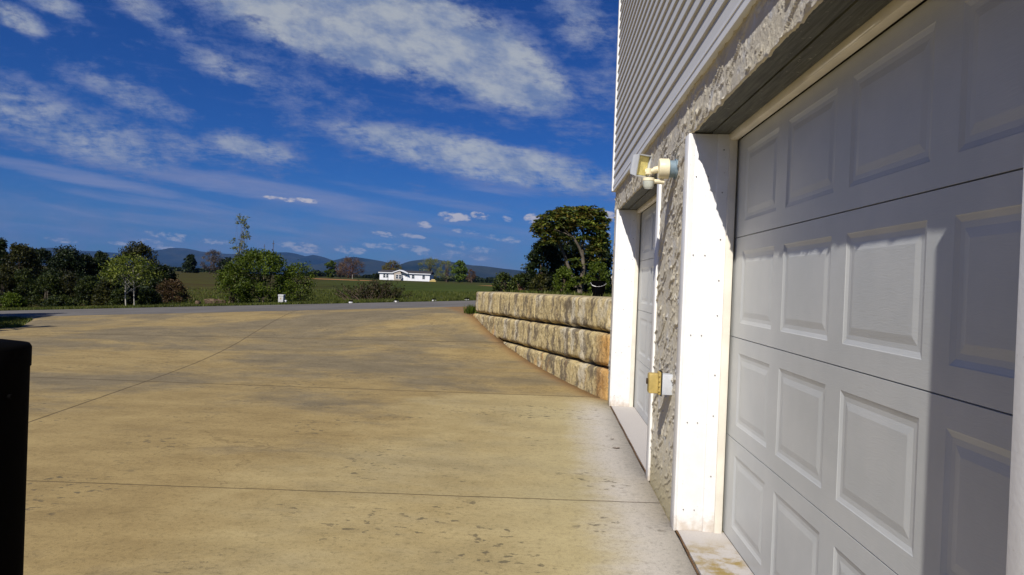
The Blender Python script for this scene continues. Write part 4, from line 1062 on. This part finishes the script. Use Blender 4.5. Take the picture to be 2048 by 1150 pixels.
# specks of leaf litter on the driveway
for (px, py, s, lb) in ((1232, 897, .028, 'largest dry leaf on the concrete before the far garage door'), (1224, 879, .016, 'small dry leaf just beyond the largest one'), (1213, 873, .012, 'tiny dry leaf left of the other two')):
    d = RWC @ Vector((px-1024, 575-py, -FPX)); t_ = -EYE/d.z; c = Vector((d.x*t_, d.y*t_, .004))
    V = []
    for k in range(8): a = k*math.pi/4; V.append((c.x+math.cos(a)*s*1.2, c.y+math.sin(a)*s*.5*(1+.3*math.sin(k*2.1)), c.z+.004*abs(math.cos(a))))
    V.append((c.x, c.y, c.z)); tag(mesh_obj('dry_leaf', V, [(k, (k+1) % 8, 8) for k in range(8)], M['leafdry']), lb, 'leaf')
# ------------------------------------------------------------------ white house far across the field
def far_house():
    Yd = 246.; k = Yd/FPX
    xL, zb_ = at(759, 558.5, Yd); xR, _ = at(859, 564, Yd); z0 = .55; ze = z0+2.75; Dp = 8.5
    R_ = empty('white_house', ((xL+xR)/2, Yd+4, z0), 'long low white house with a dark roof and small front gable across the field', 'house')
    m_ = MB(); m_.box(xL, xR, Yd, Yd+Dp, z0-.5, ze); m_.build('wall', M['white_far'], R_)
    m_ = MB(); zr_ = ze+1.0
    m_.add([(xL-.4, Yd-.45, ze), (xR+.4, Yd-.45, ze), (xR+.4, Yd+Dp+.4, ze), (xL-.4, Yd+Dp+.4, ze), (xL-.4, Yd+Dp/2, zr_), (xR+.4, Yd+Dp/2, zr_)],
           [(0, 1, 5, 4), (2, 3, 4, 5), (0, 4, 3), (1, 2, 5), (0, 3, 2, 1)]); m_.build('roof', M['roof_far'], R_)
    m_ = MB(); m_.box(xL-.42, xR+.42, Yd-.52, Yd-.45, ze-.2, ze+.06); m_.build('fascia', M['white_far'], R_)
    gl = xL+(789-759)/100*(xR-xL); gr_ = xL+(816-759)/100*(xR-xL); gm = (gl+gr_)/2-.4; gz = ze+.75
    gf = MB(); gf.add([(gl, Yd-1.2, z0-.3), (gr_-2.4, Yd-1.2, z0-.3), (gr_-2.4, Yd-1.2, ze), (gm, Yd-1.2, gz), (gl, Yd-1.2, ze), (gl, Yd, z0-.3), (gr_-2.4, Yd, z0-.3), (gr_-2.4, Yd, ze), (gm, Yd+3, gz), (gl, Yd, ze)],
                      [(0, 1, 2, 3, 4), (0, 4, 9, 5), (1, 6, 7, 2)]); gf.build('gable_front', M['tan_far'], R_)
    tr = MB()
    for (xa, xb_) in ((gl-.6, gm), (gm, gr_+.2)):
        za, zc = (ze-.15, gz+.1) if xa < gm-.1 else (gz+.1, ze-.25)
        tr.add([(xa, Yd-1.5, za), (xb_, Yd-1.5, zc), (xb_, Yd-1.5, zc+.30), (xa, Yd-1.5, za+.30), (xa, Yd+3, za), (xb_, Yd+3, zc), (xb_, Yd+3, zc+.3), (xa, Yd+3, za+.3)],
               [(0, 1, 2, 3), (3, 2, 6, 7), (0, 4, 5, 1)])
    tr.build('gable_trim', M['white_far'], R_)
    def win(pc, w, zc0, zc1, yy, npan=1):
        x = xL+(pc-759)/100*(xR-xL)
        f = MB(); f.box(x-w/2-.1, x+w/2+.1, yy-.10, yy+.02, zc0-.1, zc1+.1); fo = f.build('window', M['white_far'], R_)
        g_ = MB(); g_.box(x-w/2, x+w/2, yy-.13, yy-.101, zc0, (zc0+zc1)/2-.04); g_.box(x-w/2, x+w/2, yy-.13, yy-.101, (zc0+zc1)/2+.04, zc1); g_.build('pane', M['window_far'], fo)
    win(768.5, .75, z0+.95, z0+2.25, Yd); win(774.5, .75, z0+.95, z0+2.25, Yd)
    win(795.5, .75, z0+.7, z0+2.1, Yd-1.2); win(801.5, .75, z0+.7, z0+2.1, Yd-1.2)
    win(826, .9, z0+.95, z0+2.2, Yd); win(847, .9, z0+.95, z0+2.2, Yd)
    x = xL+(812-759)/100*(xR-xL)
    dd = MB(); dd.box(x-.5, x+.5, Yd-.08, Yd, z0, z0+2.15); do = dd.build('door', M['white_far'], R_)
    dp = MB(); dp.box(x-.3, x+.3, Yd-.11, Yd-.081, z0+1.5, z0+1.9); dp.build('pane', M['window_far'], do)
    sk = MB(); sk.box(x-1.0, x+1.0, Yd-1.1, Yd-.12, z0-.4, z0); sk.build('step', M['pebble'], R_)
far_house()
x, z = at(866, 563, 240)
m_ = MB(); m_.box(x-1.2, x+1.2, 239.2, 241, z-.6, z+.35, .15); m_.box(x-.6, x+.8, 239.4, 240.8, z+.35, z+.8, .15)
tag(m_.build('dirt_mound', M['yellowed']), 'orange dirt pile at the right end of the white house', 'dirt pile')
# ------------------------------------------------------------------ mountains
def ridge(name, pts, Yd, depth, seed, base=-8., px0=-900, px1=2600, amp=.25):
    xs = np.linspace(px0, px1, 420)
    ctrl = sorted(pts); cxs = [p[0] for p in ctrl]; 
    X_ = []; Z_ = []
    for p in xs:
        py = np.interp(p, cxs, [c[1] for c in ctrl]); a, b = at(p, py, Yd); X_.append(a); Z_.append(b)
    X_ = np.array(X_); Z_ = np.array(Z_); Z_ = Z_ + 5*(fbm(xs*.09, xs*0+seed, seed, 4)-.5)
    rows = 26; ts = np.linspace(-1, 1, rows); V = np.empty((len(xs), rows, 3))
    for j, t_ in enumerate(ts):
        prof = (1-abs(t_))**1.1
        n = fbm(X_/420.+seed, np.full_like(X_, t_*2.5), seed+4, 4)-.5
        V[:, j, 0] = X_; V[:, j, 1] = Yd + depth*t_ + 200*n*(1-abs(t_)) * 0
        V[:, j, 2] = base + (Z_-base)*prof*(1+amp*n*np.clip(abs(t_)*4, 0, 1))
    i = np.arange(len(xs)*rows).reshape(len(xs), rows)
    F = np.stack([i[:-1, :-1], i[1:, :-1], i[1:, 1:], i[:-1, 1:]], -1).reshape(-1, 4)
    tag(mesh_obj(name, V.reshape(-1, 3), F, M['hill'], None, True), kind='structure')
ridge('far_mountains', [(-900, 470), (-200, 500), (0, 506), (60, 500), (108, 494), (150, 500), (200, 502), (250, 506), (300, 500), (330, 498), (345, 494.5), (372, 495), (395, 500), (430, 505), (470, 507), (520, 508), (560, 503), (580, 503), (600, 508), (614, 512),
                        (630, 508), (650, 514), (668, 520), (690, 522), (760, 530), (900, 560), (1300, 590), (2600, 640)], 9500, 1900, 2)
ridge('middle_mountains', [(-900, 505), (0, 530), (200, 528), (330, 524), (420, 528), (480, 530), (560, 532), (640, 528), (665, 521), (690, 514), (712, 512), (735, 516), (765, 521), (785, 527), (805, 534), (900, 560), (1500, 600), (2600, 640)], 7600, 1300, 6)
ridge('near_mountains', [(-900, 535), (0, 545), (330, 539), (600, 548), (770, 540), (803, 528), (822, 521), (850, 517.5), (870, 517), (900, 522), (940, 529), (970, 531), (1000, 535), (1040, 540), (1080, 544), (1130, 551), (1250, 560), (1500, 575), (2600, 620)], 6200, 1100, 8)
# ------------------------------------------------------------------ haze
hz = MB(); hz.box(-13000, 13000, -1200, 12500, -25, 620)
hm_ = bpy.data.materials.new('haze'); hm_.use_nodes = True; t = NT(hm_.node_tree); t.n.clear()
pv = t.node('ShaderNodeVolumePrincipled'); pv.inputs['Color'].default_value = (.13, .34, .85, 1); pv.inputs['Density'].default_value = 4.2e-5
pv.inputs['Anisotropy'].default_value = 0.
o_ = t.node('ShaderNodeOutputMaterial'); t.l.new(pv.outputs[0], o_.inputs['Volume'])
tag(hz.build('haze', hm_), kind='stuff')
SC.render.engine = 'CYCLES'
SC.cycles.volume_bounces = 0
